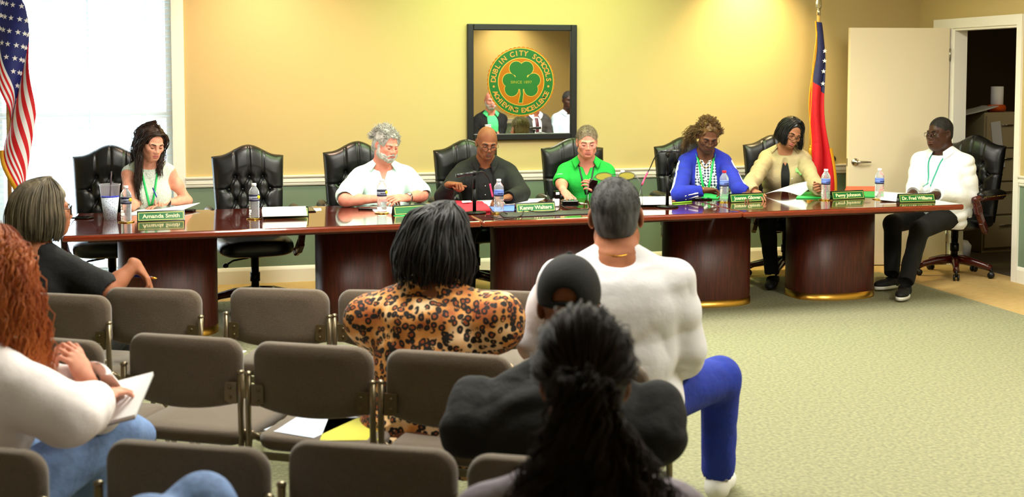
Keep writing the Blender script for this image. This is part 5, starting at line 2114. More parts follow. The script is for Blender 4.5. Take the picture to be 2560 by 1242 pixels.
# man in the black cap
q = att(1402, 1000, 2.98)
P11 = Person('man in black cap and charcoal tee directly behind the grey sweatshirt', (q.x, q.y), 180 - 14 - 10, skin=SK_brown, s=.95, lean=14, pz=.415, girth=1.34, sw=.245,
             head=(0, 6, 0), neck=1.05, ar=.90,
             R=dict(e=A3(1642, 1090, 2.98), w=A3(1600, 1110, 3.25), d=dirv(-.5, .8, -.2), n=(0, 0, -1), wd=True),
             L=dict(e=A3(1166, 1075, 3.04), w=A3(1230, 1110, 3.30), d=dirv(.5, .8, -.2), n=(0, 0, -1), wd=True))
P11.body(h=.008, hf=.005)
P11.shirt(C_char, 'tee_shirt', sleeve=1.75, neck=.004, inf=.018, fold=.010, flare=.016)
P11.trousers(C_trou); P11.shoes(M_shoe)
lo, hi = P11.hc - .22, P11.hc + .2
B = Sdf(lo, hi, .004)
B.frame(P11.Rh, P11.hc, P11.hs)
B.ell((0, .012, .040), (.088, .108, .105), .01).cap((0, .012, .020), (0, .012, .02), .001, .001, .0)
B.cut((0, 0, .012), (0, -.12, -1))
B.ell((0, .125, .030), (.036, .045, .030), .004, True)
B.ell((0, .012, .020), (.079, .099, .098), .002, True)
cp = B.obj('baseball_cap', mat('black cap twill', (.045, .045, .048), .8, bump=(200, .2)), P11.root)
def brim(u, v):
    a = R_(-60 + 120 * u)
    rr_ = 1 + .62 * v
    return P11.H((.086 * math.sin(a) * (1 + .05 * v), -.09 * math.cos(a) * rr_ + .002, .030 - .028 * v * math.cos(a) - .02 * abs(math.sin(a)) ** 2))
MB().sheet(brim, 16, 6, .004).obj('brim', MATS['black cap twill'], cp)
MB().tube([P11.H((.036 * math.cos(a), .118 - .012 * abs(math.cos(a)), .016 + .005 * math.sin(a) * 0)) for a in np.linspace(3.14, 0, 12)], .006, 6).obj('strap', MATS['black cap twill'], cp)
MB().ell(P11.H((0, .012, .146)), (.008, .008, .005), 10, 6).obj('top_button', MATS['black cap twill'], cp)

# woman with the ponytail, nearest the viewer
q = att(1462, 1200, 2.06)
P12 = Person('woman with long dark curly ponytail in grey top, nearest the viewer', (q.x, q.y), 180 - 14 - 3, fem=True, skin=SK_tan, lip=LIP_f, s=.94, lean=8, pz=.465, girth=1.2, sw=.175, head=(0, 14, 0), brow=H_dark, ar=1.1)
P12.body(h=.008, hf=.006)
P12.shirt(C_greytop, sleeve=1.9, neck=.01, inf=.014, fold=.008)
P12.trousers(C_denim); P12.shoes(M_shoe)
P12.short_hair(H_pony, .012, .075, .003, 70, nape=-.085)
g = []
tie = np.array([0, .122, -.015])
for i in range(64):
    az = R_(-30 + 240 * i / 63)
    for el in (12, 38, 62, 82):
        e = R_(el)
        p0 = np.array([math.cos(az) * math.cos(e) * .086, .012 - math.sin(az) * math.cos(e) * .104 * (1 if math.sin(az) > 0 else .8), .03 + math.sin(e) * .099])
        if p0[1] < -.06 and p0[2] < .08: continue
        m1 = p0 * .62 + tie * .38
        nn = unit((m1 - np.array([0, .015, .03])) / np.array([.086, .104, .099]) ** 2)
        s_ = 1 / math.sqrt((((m1 - np.array([0, .015, .03])) / np.array([.089, .110, .102])) ** 2).sum())
        m1 = np.array([0, .015, .03]) + (m1 - np.array([0, .015, .03])) * s_
        m2 = p0 * .25 + tie * .75
        s_ = 1 / math.sqrt((((m2 - np.array([0, .015, .03])) / np.array([.088, .110, .102])) ** 2).sum())
        m2 = np.array([0, .015, .03]) + (m2 - np.array([0, .015, .03])) * s_
        g.append([P12.H(p0), P12.H(m1), P12.H(m2), P12.H(tie)])
strands('gathered_hair', g, 16, .0016, H_pony, P12.root, .010, (.0008, 6), 12, root=1, jit=0)
MB().tube([P12.H(tie + np.array([.026 * math.cos(a), .004, .026 * math.sin(a)])) for a in np.linspace(0, 6.283, 20, endpoint=False)], .007, 8, closed=True).obj('hair_tie', M_black, P12.root)
g = []
for i in range(110):
    o_ = RNG.normal(size=3) * np.array([.022, .016, .016])
    sp = RNG.normal(size=2) * np.array([.050, .026])
    L = .26 + .16 * RNG.random()
    t0 = P12.H(tie + o_ * .5)
    b0 = t0 + (-P12.Rt @ np.array([0, -1., 0])) * .05 * 1
    g.append([t0, P12.H(tie + o_ + np.array([0, .035, -.01])), t0 + np.array([sp[0] * .7, .055 + sp[1] * .6, -L * .30]), t0 + np.array([sp[0] * 1.2, .05 + sp[1], -L * .62]), t0 + np.array([sp[0] * 1.35, .045 + sp[1] * 1.2, -L])])
strands('ponytail', g, 16, .0015, H_pony, P12.root, .011, (.011, 17), 26, jit=.05)

# woman with red hair and white blouse at the left edge
q = att(-190, 1100, 2.98)
P13 = Person('woman with long auburn curls in white blouse and jeans at the left edge', (q.x, q.y), 180 - 14 - 26, fem=True, skin=SK_fair, lip=LIP_f, s=.95, lean=14, pz=.50, girth=1.2, sw=.165, side=-4,
             head=(-10, 14, -4), brow=H_red, ar=1.05,
             R=dict(e=A3(168, 1040, 2.98), w=A3(236, 1005, 3.18), d=dirv(.3, .8, .1), n=(0, 0, -1), wd=True),
             L=dict(e=A3(242, 1010, 3.30), w=A3(214, 950, 3.24), d=dirv(-.38, -.1, .92), n=dirv(-.8, .3, -.3), wd=True, curl=(40, 60, 40)),
             legs=dict(R=dict(k=A3(285, 1080, 3.38), a=A3(345, 1090, 3.62), f=(-.5, -.8, -.2), world=True), L=dict(k=A3(200, 1120, 3.42), a=A3(240, 1240, 3.52), world=True)))
P13.body(h=.007, hf=.005)
P13.shirt(C_bwhite, 'blouse', sleeve=1.75, neck=.012, inf=.022, fold=.012, arm_inf=.024, flare=.012, hem=-.24)
P13.trousers(C_denim, inf=.014)
P13.shoes(mat('pale pink canvas shoe', (.90, .84, .85), .7), M_sole)
b, c, n_, u = band(P13, 1, M_black, 'hair_tie', .006, .004, .031)
b.obj('hair_tie', M_black, P13.root)
P13.short_hair(H_red, .016, .075, .006, 80, nape=-.10)
g = []
for rm in (1.0, 1.08, 1.16):
    for i in range(30):
        az = R_(-40 + 260 * i / 29)
        ca, sa = math.cos(az), math.sin(az)
        pts = [P13.H((.3 * ca * .086, .02 + .3 * sa * .1, .125 * rm))]
        for el in (45, 10):
            e = R_(el)
            pts.append(P13.H(np.array([ca * math.cos(e) * .088 * rm, .014 + sa * math.cos(e) * .106 * rm, .03 + math.sin(e) * .098])))
        od = P13.Rh @ np.array([ca, sa, 0])
        for k in (.1, .2, .3): pts.append(pts[2] + np.array([0, 0, -k * 1.15]) + od * (.02 + .09 * k * (1 if k < .25 else .8)))
        g.append(pts)
strands('curls', g, 15, .0017, H_red, P13.root, .013, (.010, 15), 22, jit=.08)
nb = MB()
c = Vector(A3(300, 1000, 3.30))
Mx = Matrix(np.stack([RT * .9 + UP * .25 - FWD * .1, FWD * .8 + UP * .35, UP], 1).tolist())
nb.box(c, (.155, .21, .008), rot=Mx)
nbo = tag(empty('notebook'), 'open white notepad held on the lap of the red-haired woman', 'notebook')
nb.obj('pages', M_paper, nbo)
nb2 = MB(); nb2.box(c - Vector((0, 0, .006)), (.158, .213, .004), rot=Mx); nb2.obj('cover', mat('grey card', (.6, .6, .6), .7), nbo)

# sitter of whom the photograph shows one denim knee
q = att(-330, 1200, 1.98)
P14 = Person('person mostly outside the view with one pale denim knee raised at the bottom edge', (q.x, q.y), 180 - 14 - 40, skin=SK_fair, s=.95, lean=4, pz=.50, sw=.17,
             legs=dict(R=dict(k=A3(360, 1330, 2.3), a=A3(420, 1500, 2.5), world=True), L=dict(k=A3(508, 1272, 2.42), a=A3(600, 1440, 2.50), f=(-.4, -1, -.2), world=True)))
P14.body(h=.01, hf=.008)
P14.shirt(C_white, sleeve=1.9, inf=.014)
P14.trousers(C_denim, inf=.018)
P14.shoes(M_shoe)
P14.short_hair(H_dark, .012)

# the three listeners who show only in the mirror
def seat_facing(x, y, rot): return x, y, rot


P15 = Person('bald man with grey beard in dark jacket over green shirt, seen in the mirror', (3.76, 2.55), 178, skin=SK_pink, lip=LIP_p, s=1.03, lean=0, pz=.56, girth=1.1, eyes='open', brow=H_gray, head=(6, 4, 0),
             R=dict(w=(.10, -.36, .80), local=True, d=(.4, -.7, .4), n=(1, 0, 0), curl=(40, 45, 30)), L=dict(w=(.14, -.34, .72), local=True, d=(-.8, -.4, 0), n=(0, 0, -1)))
P15.body(h=.007, hf=.004)
s15 = P15.shirt(mat('pale green shirt', (.30, .80, .50), .8), sleeve=0, neck=.006, vneck=.06, inf=.012)
P15.collar(MATS['pale green shirt'], s15, .6)
blazer(P15, C_black, w0=.075, w1=.07)
P15.trousers(C_trou); P15.shoes(M_shoe)
beard(P15, H_gray, .004)
P16 = Person('man in grey suit and dark tie behind the emblem, seen in the mirror', (4.40, 2.5), 178, skin=SK_pink, lip=LIP_p, s=1.0, lean=4, pz=.56, girth=1.1, brow=H_sand, head=(0, 8, 0),
             R=dict(w=(-.10, -.38, .76), local=True, d=(.4, -.8, .2), n=(0, 0, -1)), L=dict(w=(.22, -.28, 1.02), local=True, d=(-.3, -.3, .9), n=(-1, 0, 0)))
P16.body(h=.008, hf=.005)
s16 = P16.shirt(C_white, sleeve=1.0, neck=.006, inf=.010)
P16.collar(C_white, s16, .4)
chest_strip(P16, ((0, .44), (0, .30), (0, .10)), .05, mat('maroon tie', (.30, .07, .12), .5), 'tie', s16)
blazer(P16, mat('grey suit cloth', (.22, .21, .20), .8), w0=.07, w1=.06)
P16.trousers(C_trou); P16.shoes(M_shoe)
P16.short_hair(H_sand, .01, .08)
P17 = Person('man in pale blue shirt holding papers at the right, seen in the mirror', (4.90, 2.5), 176, skin=SK_deep, lip=LIP_d, s=1.03, lean=0, pz=.56, girth=1.2, belly=.04, eyes='open', brow=H_buzz, head=(4, 4, 0),
             R=dict(w=(-.12, -.36, .74), local=True, d=(.5, -.8, 0), n=(0, 0, -1)), L=dict(w=(.14, -.34, .74), local=True, d=(-.6, -.7, 0), n=(0, 0, -1)))
P17.body(h=.008, hf=.005)
s17 = P17.shirt(mat('pale blue shirt', (.72, .80, .84), .8), sleeve=1.9, neck=.006, inf=.016, fold=.009)
P17.collar(MATS['pale blue shirt'], s17, .5)
P17.trousers(C_trou); P17.shoes(M_shoe)
P17.short_hair(H_buzz, .004, .07)
cu = empty('coffee_cup', (3.64, 2.93, .80), 0, 'white paper coffee cup in the bald man\'s hand, seen in the mirror', 'cup')
MB().lathe([(.03, 0), (.042, .11), (.040, .11), (.028, .004), (0, .004)], n=20).obj('cup_body', M_paper, cu)
MB().lathe([(.045, .108), (.045, .118), (.038, .122), (0, .122)], n=20).obj('lid', M_white, cu)
for x, y, n_ in ((4.3, 2.93, 'man in grey suit'), (4.93, 2.9, 'man in pale blue shirt')):
    tag(MB().box((x, y, .745), (.21, .28, .004), rot=(.25, 0, .2)).obj('paper_sheet', M_paper), 'white sheet on the knees of the %s, seen in the mirror' % n_, 'paper')
for P_, lab in ((P12, 'taupe padded chair under the woman with the ponytail'), (P14, 'taupe padded chair under the person with the denim knee'),
                (P15, 'taupe padded chair of the bald man seen in the mirror'), (P16, 'taupe padded chair of the man in grey suit seen in the mirror'), (P17, 'taupe padded chair of the man in pale blue seen in the mirror')):
    o = copy_tree(ST)
    o.location = (P_.loc[0] - math.sin(P_.rot) * .17, P_.loc[1] + math.cos(P_.rot) * .17, 0)
    o.rotation_euler = (0, 0, P_.rot)
    tag(o, lab, 'chair', 'padded chairs of the audience')
# ------------------------------------------------------------------ mirror with the school emblem
def flat_disc(b, cx, cz, r, y0, y1, n=64, scallop=0, ns=48):
    out = []
    N = ns * 6 if scallop else n
    for k in range(N):
        a = 2 * math.pi * k / N
        rr_ = r + (scallop * abs(math.sin(a * ns / 2)) if scallop else 0)
        out.append((cx + rr_ * math.cos(a), cz + rr_ * math.sin(a)))
    vs = [(x, y0, z) for x, z in out] + [(x, y1, z) for x, z in out]
    n = len(out)
    b.add(vs, [tuple(range(n)), tuple(range(2 * n - 1, n - 1, -1))] + [(k, k + n, (k + 1) % n + n, (k + 1) % n) for k in range(n)], False)
    return b


MX, MZ, MW, MH = 2.440, 1.551, .913, .932
mir = empty('mirror', (MX, BACK_Y, MZ), 0, 'square black-framed mirror with a green shamrock emblem on the back wall', 'mirror')
fw_ = .050
b = MB()
for c, sz in (((-MW / 2 + fw_ / 2, -.02, 0), (fw_, .04, MH)), ((MW / 2 - fw_ / 2, -.02, 0), (fw_, .04, MH)),
              ((0, -.02, MH / 2 - fw_ / 2), (MW - 2 * fw_, .04, fw_)), ((0, -.02, -MH / 2 + fw_ / 2), (MW - 2 * fw_, .04, fw_))):
    b.box(c, sz)
auto_bevel(b.obj('frame', M_blackfr, mir), .006)
M_mir = mat('mirror silver', (.88, .88, .86), .01, 1.0)
MB().box((0, -.012, 0), (MW - 2 * fw_ + .01, .008, MH - 2 * fw_ + .01)).obj('mirror_glass', M_mir, mir)
M_eg = mat('emblem green', (.05, .36, .10), .35)
M_eo = mat('emblem orange gold', (.70, .42, .06), .3, .5)
M_el = mat('emblem pale gold', (.86, .72, .32), .3, .6)
em = empty('emblem', (0, 0, 0)); em.parent = mir
EX, EZ, Y0 = -.010, .004, -.016
flat_disc(MB(), EX, EZ, .276, Y0 - .001, Y0, scallop=.008).obj('scalloped_edge', M_eo, em)
flat_disc(MB(), EX, EZ, .272, Y0 - .0018, Y0 - .001).obj('outer_line', M_el, em)
flat_disc(MB(), EX, EZ, .2675, Y0 - .0026, Y0 - .0018).obj('green_ring', M_eg, em)
flat_disc(MB(), EX, EZ, .194, Y0 - .0034, Y0 - .0026).obj('inner_line', M_el, em)
flat_disc(MB(), EX, EZ, .1885, Y0 - .0042, Y0 - .0034).obj('gold_field', M_eo, em)


def shamrock(g, y0, y1):
    b = MB()
    for i, (x, z, r) in enumerate(((-.042, .108, .056), (.044, .108, .056), (-.100, .012, .055), (-.080, -.060, .057), (.104, .012, .055), (.082, -.060, .057), (0, .0, .062), (0, .062, .052), (-.055, -.018, .052), (.055, -.018, .052))):
        flat_disc(b, EX + x, EZ + z, r + g, y0 - i * .00002, y1, 32)
    pts = [(-.012 - g, -.04), (-.006 - g, -.10), (-.022 - g, -.170 - g), (.008 + g, -.170 - g), (.016 + g, -.10), (.012 + g, -.04)]
    pts = [(EX + x, EZ + z) for x, z in pts]
    b.add([(x, y0, z) for x, z in pts] + [(x, y1, z) for x, z in pts], [tuple(range(6)), tuple(range(11, 5, -1))] + [(k, k + 6, (k + 1) % 6 + 6, (k + 1) % 6) for k in range(6)], False)
    return b


shamrock(.0045, Y0 - .0050, Y0 - .0042).obj('shamrock_outline', M_el, em)
shamrock(0, Y0 - .0060, Y0 - .0050).obj('shamrock', M_eg, em)


def arc_text(b, txt, a0, a1, r, size, y, up=1):
    for i, ch in enumerate(txt):
        if ch == ' ': continue
        a = R_(a0 + (a1 - a0) * i / (len(txt) - 1))
        vs, fs, x0, x1 = text_mesh(ch, size, .0012 if ch != '.' else .004)
        mx = (x0 + x1) / 2
        th = a - math.pi / 2 if up > 0 else a + math.pi / 2
        out = []
        for v in vs:
            lx, lz = v.x - mx, v.y - (0 if up > 0 else size * .70)
            X = EX + r * math.cos(a) + lx * math.cos(th) - lz * math.sin(th)
            Z = EZ + r * math.sin(a) + lx * math.sin(th) + lz * math.cos(th)
            out.append((X, y - v.z, Z))
        b.add(out, fs, False)


b = MB()
arc_text(b, 'DUBLIN CITY SCHOOLS', 176, 4, .2115, .058, Y0 - .0032)
arc_text(b, 'ACHIEVING EXCELLENCE', 203, 337, .2115, .054, Y0 - .0032, -1)
for a in (189.5, -9.5): flat_disc(b, EX + .231 * math.cos(R_(a)), EZ + .231 * math.sin(R_(a)), .009, Y0 - .0035, Y0 - .0026, 16)
b.obj('ring_lettering', mat('emblem lettering', (.80, .55, .25), .35, .4), em)
vs, fs, x0, x1 = text_mesh('SINCE 1897', .032, .0)
MB().add([(EX + (v.x - (x0 + x1) / 2) * 1.12, Y0 - .0066 - v.z, EZ - .014 + v.y) for v in vs], fs, False).obj('date_lettering', mat('emblem dull gold', (.62, .60, .16), .35, .4), em)

# ------------------------------------------------------------------ flags
def flag_pole(label, base, top, cat='flagpole', m=M_brass, spear=True):
    t = empty('flagpole', (base[0], base[1], 0), 0, label, cat)
    tx, ty = top[0] - base[0], top[1] - base[1]
    MB().lathe([(0, 0), (.15, 0), (.15, .02), (.12, .035), (.035, .05), (.03, .09), (0, .09)], n=28).obj('base', m, t)
    MB().tube([(0, 0, .05), (tx, ty, top[2])], .0145, 14).obj('pole', mat('oak flag pole', (.70, .58, .36), .4), t)
    f = MB().tube([(tx, ty, top[2]), (tx, ty, top[2] + .05)], .018, 12)
    if spear:
        f.lathe([(.012, .04), (.03, .07), (.028, .11), (.012, .17), (0, .20)], (tx, ty, top[2]), 16, sy=.35)
    f.obj('finial', mat('silver gilt', (.80, .78, .68), .25, .9), t)
    return t


def star(b, P, sz, n, m_off):
    """a five-pointed star lying on the cloth at P with normal n"""
    n = Vector(n).normalized()
    u = Vector((0, 0, 1)) - n * n.z
    u.normalize(); v = n.cross(u)
    vs = [Vector(P) + n * m_off]
    for k in range(10):
        a = math.pi * 2 * k / 10
        r = sz if k % 2 == 0 else sz * .40
        vs.append(Vector(P) + n * m_off + u * math.cos(a) * r + v * math.sin(a) * r)
    b.add(vs, [(0, 1 + k, 1 + (k + 1) % 10) for k in range(10)], False)


def fringe_strip(fn, path, w, m, parent, name='fringe'):
    pts = [Vector(fn(u, v)) for u, v in path]
    b = MB()
    vs, fs = [], []
    for i, p in enumerate(pts):
        a, c = pts[max(i - 1, 0)], pts[min(i + 1, len(pts) - 1)]
        t = (c - a).normalized()
        dn = Vector((t.z, 0, -t.x)).normalized()
        vs += [p - dn * .003 + Vector((0, -.005, 0)), p + dn * w + Vector((0, -.005, 0)), p + dn * w + Vector((0, .003, 0)), p - dn * .003 + Vector((0, .003, 0))]
    for i in range(len(pts) - 1):
        for k in range(4): fs.append((4 * i + k, 4 * i + (k + 1) % 4, 4 * i + 4 + (k + 1) % 4, 4 * i + 4 + k))
    b.add(vs, fs)
    return b.obj(name, m, parent)


def tassel(b, p):
    b.tube([p, p + Vector((0, 0, -.02))], .006, 8).lathe([(.008, 0), (.014, -.02), (.012, -.03), (.018, -.09), (0, -.09)], p + Vector((0, 0, -.02)), 12)


M_fred = mat('flag red', (.80, .06, .12), .6, bump=(30, .25))
M_fblue = mat('flag blue', (.10, .13, .42), .6, bump=(30, .25))
M_fnavy = mat('flag navy', (.13, .15, .34), .5, bump=(30, .25))
M_fwhite = mat('flag white', (.92, .90, .93), .7, bump=(30, .25))
M_fringe = mat('gold fringe', (.86, .62, .10), .55, bump=(200, .5, (1, 1, .2)))

# US flag: hoist runs down the pole, the fly hangs in deep folds
fx, fy = -1.36, 8.92
flag_pole('flagpole of the striped flag in front of the bright window', (fx - .02, fy), (fx, fy, 2.62))
fl = empty('national_flag', (fx, fy, 0), 0, 'flag with red and white stripes and white stars on blue, in front of the window', 'flag')


def usf(u, v):
    """u along the fly (0 hoist..1), v down the hoist"""
    x = -.075 + .075 * u + (.16 + .06 * u) * (1 - 1.35 * v if v < .54 else .271 * (1 - v) / .46) * min(1, .15 + u * 2.2) * (1 - .25 * u) + .05 * u * v
    z = 2.56 - (1.05 * v if v < .54 else .567 + .5 * (v - .54)) - 1.22 * u
    y = -.022 + .055 * math.sin(u * 13 + v * 2.0) * min(1, u * 3) * (.4 + .6 * v) - .04 * u
    x += .035 * math.cos(u * 13 + v * 2.0) * min(1, u * 3) * (.3 + .7 * v)
    return (x, y, z)


nu, nv = 60, 52
vs = [usf(i / nu, j / nv) for i in range(nu + 1) for j in range(nv + 1)]
fs, mi = [], []
for i in range(nu):
    for j in range(nv):
        q = nv + 1
        fs.append((i * q + j, (i + 1) * q + j, (i + 1) * q + j + 1, i * q + j + 1))
        s_ = int(j / 4)
        mi.append(1 if (i < nu * .58 and s_ < 7) else (0 if s_ % 2 == 0 else 2))
o = mesh_obj('cloth', vs, fs, [M_fred, M_fblue, M_fwhite], fl, True, mi)
md = o.modifiers.new('thickness', 'SOLIDIFY'); md.thickness = .003
b = MB()
for r in range(6):
    for c in range(7):
        u, v = .04 + .08 * c, .035 + .085 * r
        P = Vector(usf(u, v)); du = Vector(usf(u + .01, v)) - P; dv = Vector(usf(u, v + .01)) - P
        n = du.cross(dv)
        if n.y > 0: n = -n
        b = MB()
        star(b, P, .021, n, .005)
        b.obj('star', M_fwhite, fl)
fringe_strip(usf, [(u / 40, 1) for u in range(22, 41)], .026, M_fringe, fl)
fringe_strip(usf, [(1, v / 30) for v in range(30, 17, -1)], .026, M_fringe, fl)

# state flag: three bars and a starred canton, gathered against its pole
gx, gy = 4.945, 9.18
flag_pole('flagpole with silver spear finial beside the door', (gx + .015, gy), (gx, gy, 2.11))
f2 = empty('state_flag', (gx, gy, 0), 0, 'gold-fringed red and blue flag with white stars hanging from the pole beside the door', 'flag')


def gaf(u, v):
    k = 1 - u
    x = -.055 - .012 * u + (.075 + .11 * u) * v * (1 + .05 * math.sin(9 * u)) + .018 * math.sin(u * 9)
    z = 2.06 - 1.22 * u - .30 * v * (u ** 1.2) - .02 * v
    y = -.035 + .022 * math.sin(v * 9 + u * 3) * (.3 + u)
    x += .012 * math.cos(v * 9 + u * 3)
    return (x, y, z)


vs = [gaf(i / nu, j / 30) for i in range(nu + 1) for j in range(31)]
fs, mi = [], []
for i in range(nu):
    for j in range(30):
        fs.append((i * 31 + j, i * 31 + j + 1, (i + 1) * 31 + j + 1, (i + 1) * 31 + j))
        mi.append(1 if i < nu * .40 else 0)
o = mesh_obj('cloth', vs, fs, [M_fred, M_fnavy], f2, True, mi)
md = o.modifiers.new('thickness', 'SOLIDIFY'); md.thickness = .003
b = MB()
for u, v in ((.17, .80), (.235, .66), (.30, .62), (.355, .86)):
    b = MB()
    star(b, gaf(u, v), .021, (-.24, -1, .05), .026)
    b.obj('star', M_fwhite, f2)
fringe_strip(gaf, [(u / 60, 0) for u in range(61)], .009, M_fringe, f2)
fringe_strip(gaf, [(1, v / 24) for v in range(25)], .04, M_fringe, f2)
fringe_strip(gaf, [(u / 40, 1) for u in range(40, 27, -1)], .022, M_fringe, f2)
b = MB()
b.tube([Vector((-.01, -.03, 2.09)), Vector((-.075, -.05, 1.7)), Vector((-.092, -.055, 1.2)), Vector((-.088, -.055, 1.02))], .0025, 6)
b.tube([Vector((-.01, -.03, 2.09)), Vector((-.07, -.05, 1.6)), Vector((-.098, -.055, 1.1)), Vector((-.104, -.055, .90))], .0025, 6)
tassel(b, Vector((-.088, -.055, 1.02))); tassel(b, Vector((-.104, -.055, .90)))
b.obj('cord_and_tassels', M_fringe, f2)

db = empty('door_stop', (5.231, BACK_Y, .878), 0, 'small round grey wall bumper between the flag and the door', 'door stop')
AX = Matrix.Rotation(math.pi / 2, 3, 'X')
MB().lathe([(0, 0), (.034, 0), (.034, .006), (.028, .012), (0, .012)], n=24, axis=AX).obj('plate', M_steel, db)
MB().lathe([(.024, .010), (.024, .022), (.018, .027), (0, .024)], n=24, axis=AX).obj('bumper', mat('dark rubber', (.16, .15, .14), .6), db)

# ------------------------------------------------------------------ things on the tables
M_pet = mat('clear bottle', (.96, .97, 1), .04, trans=.82, ior=1.13, spec=.9)
M_lblue = mat('blue and white bottle label', (.42, .52, .85), .5)
M_ldark = mat('dark label print', (.12, .13, .25), .5)
M_lgrey = mat('pale label print', (.62, .64, .72), .5)
M_lyel = mat('yellow label print', (.90, .78, .12), .5)
M_lred = mat('red plastic', (.85, .08, .14), .4)
M_gcoast = mat('gold coaster', (.88, .70, .25), .15, 1.0)
M_blackp = mat('glossy black', (.02, .02, .024), .12)
M_screen = mat('dark phone glass', (.02, .022, .03), .04, spec=.8)
M_green = mat('green card', (.10, .62, .28), .5)
M_plate = mat('nameplate green', (.03, .40, .18), .35)
M_pgold = mat('nameplate gold', (.84, .76, .42), .35, .4)
M_folder = mat('red cloth folder', (.78, .10, .22), .7, bump=(300, .2))
M_orange = mat('orange red folder', (.86, .36, .24), .7)
M_pink = mat('pink tape', (.90, .25, .45), .5)


def bottle(px, py, label, kind=0, h=1.0):
    p = atz(px, py, TZ)
    cst = tag(MB().lathe([(0, 0), (.047, 0), (.050, .003), (.047, .005), (.042, .004), (0, .004)], (p.x, p.y, TZ + .0005), 32).obj('coaster', M_gcoast),
              'gold coaster under the ' + label, 'coaster', 'gold coasters')
    t = empty('water_bottle', (p.x, p.y, TZ + .0055), .3, label, 'bottle', 'water bottles')
    pr_ = [(0, .003), (.024, 0), (.031, .004)]
    for i in range(5): pr_ += [(.0325, .012 + i * .017), (.0305, .020 + i * .017), (.0325, .026 + i * .017)]
    pr_ += [(.0325, .10), (.0315, .108), (.0315, .150), (.033, .156), (.030, .172), (.021, .188), (.0145, .198), (.0125, .203), (.0125, .206), (0, .206)]
    MB().lathe([(r, z * h) for r, z in pr_], n=32).obj('bottle_body', M_pet, t)
    c = MB()
    c.cm = 0
    c.lathe([(.0145, .204 * h), (.0152, .206 * h), (.0152, .217 * h), (.0140, .2195 * h), (0, .2195 * h)], n=24).obj('cap', M_lred if kind == 2 else M_white, t)
    l = MB()
    for i, (z0, z1, m) in enumerate(((.108, .118, 1), (.118, .138, 0), (.138, .150, 3 if kind == 0 else 0))):
        l.cm = m
        l.lathe([(.0322, z0 * h), (.0326, z0 * h + .0005), (.0326, z1 * h - .0005), (.0322, z1 * h)], n=32)
    l.cm = 2
    if kind == 0:
        l.ell((.018, -.0275, .134 * h), (.011, .006, .012), 12, 8)
    l.cm = 1
    for k in range(6):
        a = -2.2 + k * .2
        l.box((.0325 * math.cos(a), .0325 * math.sin(a), .128 * h), (.004, .003, .008))
    l.obj('label', [M_lblue if kind else M_lgrey, M_ldark, M_lyel, M_ldark if kind == 0 else M_lblue], t)
    return t


bottle(316, 555, 'water bottle beside the speckled cup')
bottle(636, 547, 'water bottle before the empty leather chair')
bottle(955, 533, 'water bottle before the man in the mint shirt')
bottle(1247, 533, 'water bottle between the first microphone and a nameplate', 1)
bottle(1556, 505, 'water bottle hidden behind the head with pushed-up glasses', 1)
bottle(1810, 505, 'red-capped water bottle before the woman in the track jacket', 2)
bottle(2064, 500, 'water bottle before the woman in the khaki shirt', 1)
bottle(2198, 498, 'water bottle nearest the door lever', 1)

# speckled tumbler
p = atz(276, 547, TZ)
t = empty('tumbler', (p.x, p.y, TZ), 0, 'clear plastic tumbler with speckled lower half, blue line and dark straw', 'cup')
M_cup = mat('frosted clear plastic', (.98, .97, 1), .15, trans=.85, ior=1.05)


def speck(nt, co, b):
    v = nd(nt, 'ShaderNodeTexVoronoi'); v.inputs['Scale'].default_value = 130
    nt.links.new(co, v.inputs['Vector'])
    c = ramp(nt, v.outputs['Distance'], [(.0, (.12, .14, .30)), (.22, (.30, .33, .50)), (.34, (.80, .84, .92)), (1, (.86, .90, .96))])
    nt.links.new(c, b.inputs['Base Color'])


M_speck = pattern_mat('speckled sleeve', speck)
H_ = .215
rad = lambda z: .038 + .025 * z / H_
MB().lathe([(rad(0), 0), (rad(H_), H_), (rad(H_) + .003, H_), (rad(H_) + .003, H_ + .006), (rad(H_) - .002, H_ + .006), (rad(H_) - .002, H_ - .002), (rad(.01) - .002, .006), (0, .006)], n=36).obj('cup_wall', M_cup, t)
MB().lathe([(0, 0), (rad(0) + .0005, 0), (rad(.14) + .0008, .14), (rad(.14) - .003, .14), (0, .14)], n=36).obj('speckled_sleeve', M_speck, t)
MB().lathe([(rad(.14) + .001, .139), (rad(.145) + .0016, .141), (rad(.145) + .0016, .146), (rad(.145) + .0004, .147), (rad(.14) - .001, .147), (rad(.14) - .001, .139)], n=36).obj('blue_line', mat('blue line', (.15, .2, .75), .4), t)
MB().tube([(.0, .0, .14), (.012, .0, .3)], .0045, 10).obj('straw', mat('dark straw', (.22, .14, .18), .3), t)


def phone(px, py, rz, label, z=None, group='mobile phones'):
    p = atz(px, py, TZ)
    t = empty('phone', (p.x, p.y, TZ), rz, label, 'phone', group)
    auto_bevel(MB().box((0, 0, .0055), (.076, .152, .010), bev=.003).obj('phone_case', M_blackp, t), .002)
    MB().box((0, 0, .0111), (.068, .142, .0008)).obj('screen', M_screen, t)
    return t


phone(200, 546, R_(62), 'dark mobile phone at the left end of the long table')
phone(926, 523, R_(70), 'mobile phone beside the bottle of the man in the mint shirt')
phone(1752, 499, R_(80), 'dark mobile phone under the green folder of the woman in the track jacket')
# phone in the hand of the man in green
hp = np.array(atY(1482, 466, 8.19))
t = empty('phone', tuple(hp), 0, 'black mobile phone held by the man in the green polo', 'phone', 'mobile phones')
t.rotation_euler = (R_(105), R_(12), R_(-25))
MB().box((0, 0, 0), (.058, .105, .010), bev=.003).obj('phone_case', M_blackp, t)
MB().box((0, 0, .0055), (.052, .096, .001)).obj('screen', M_screen, t)
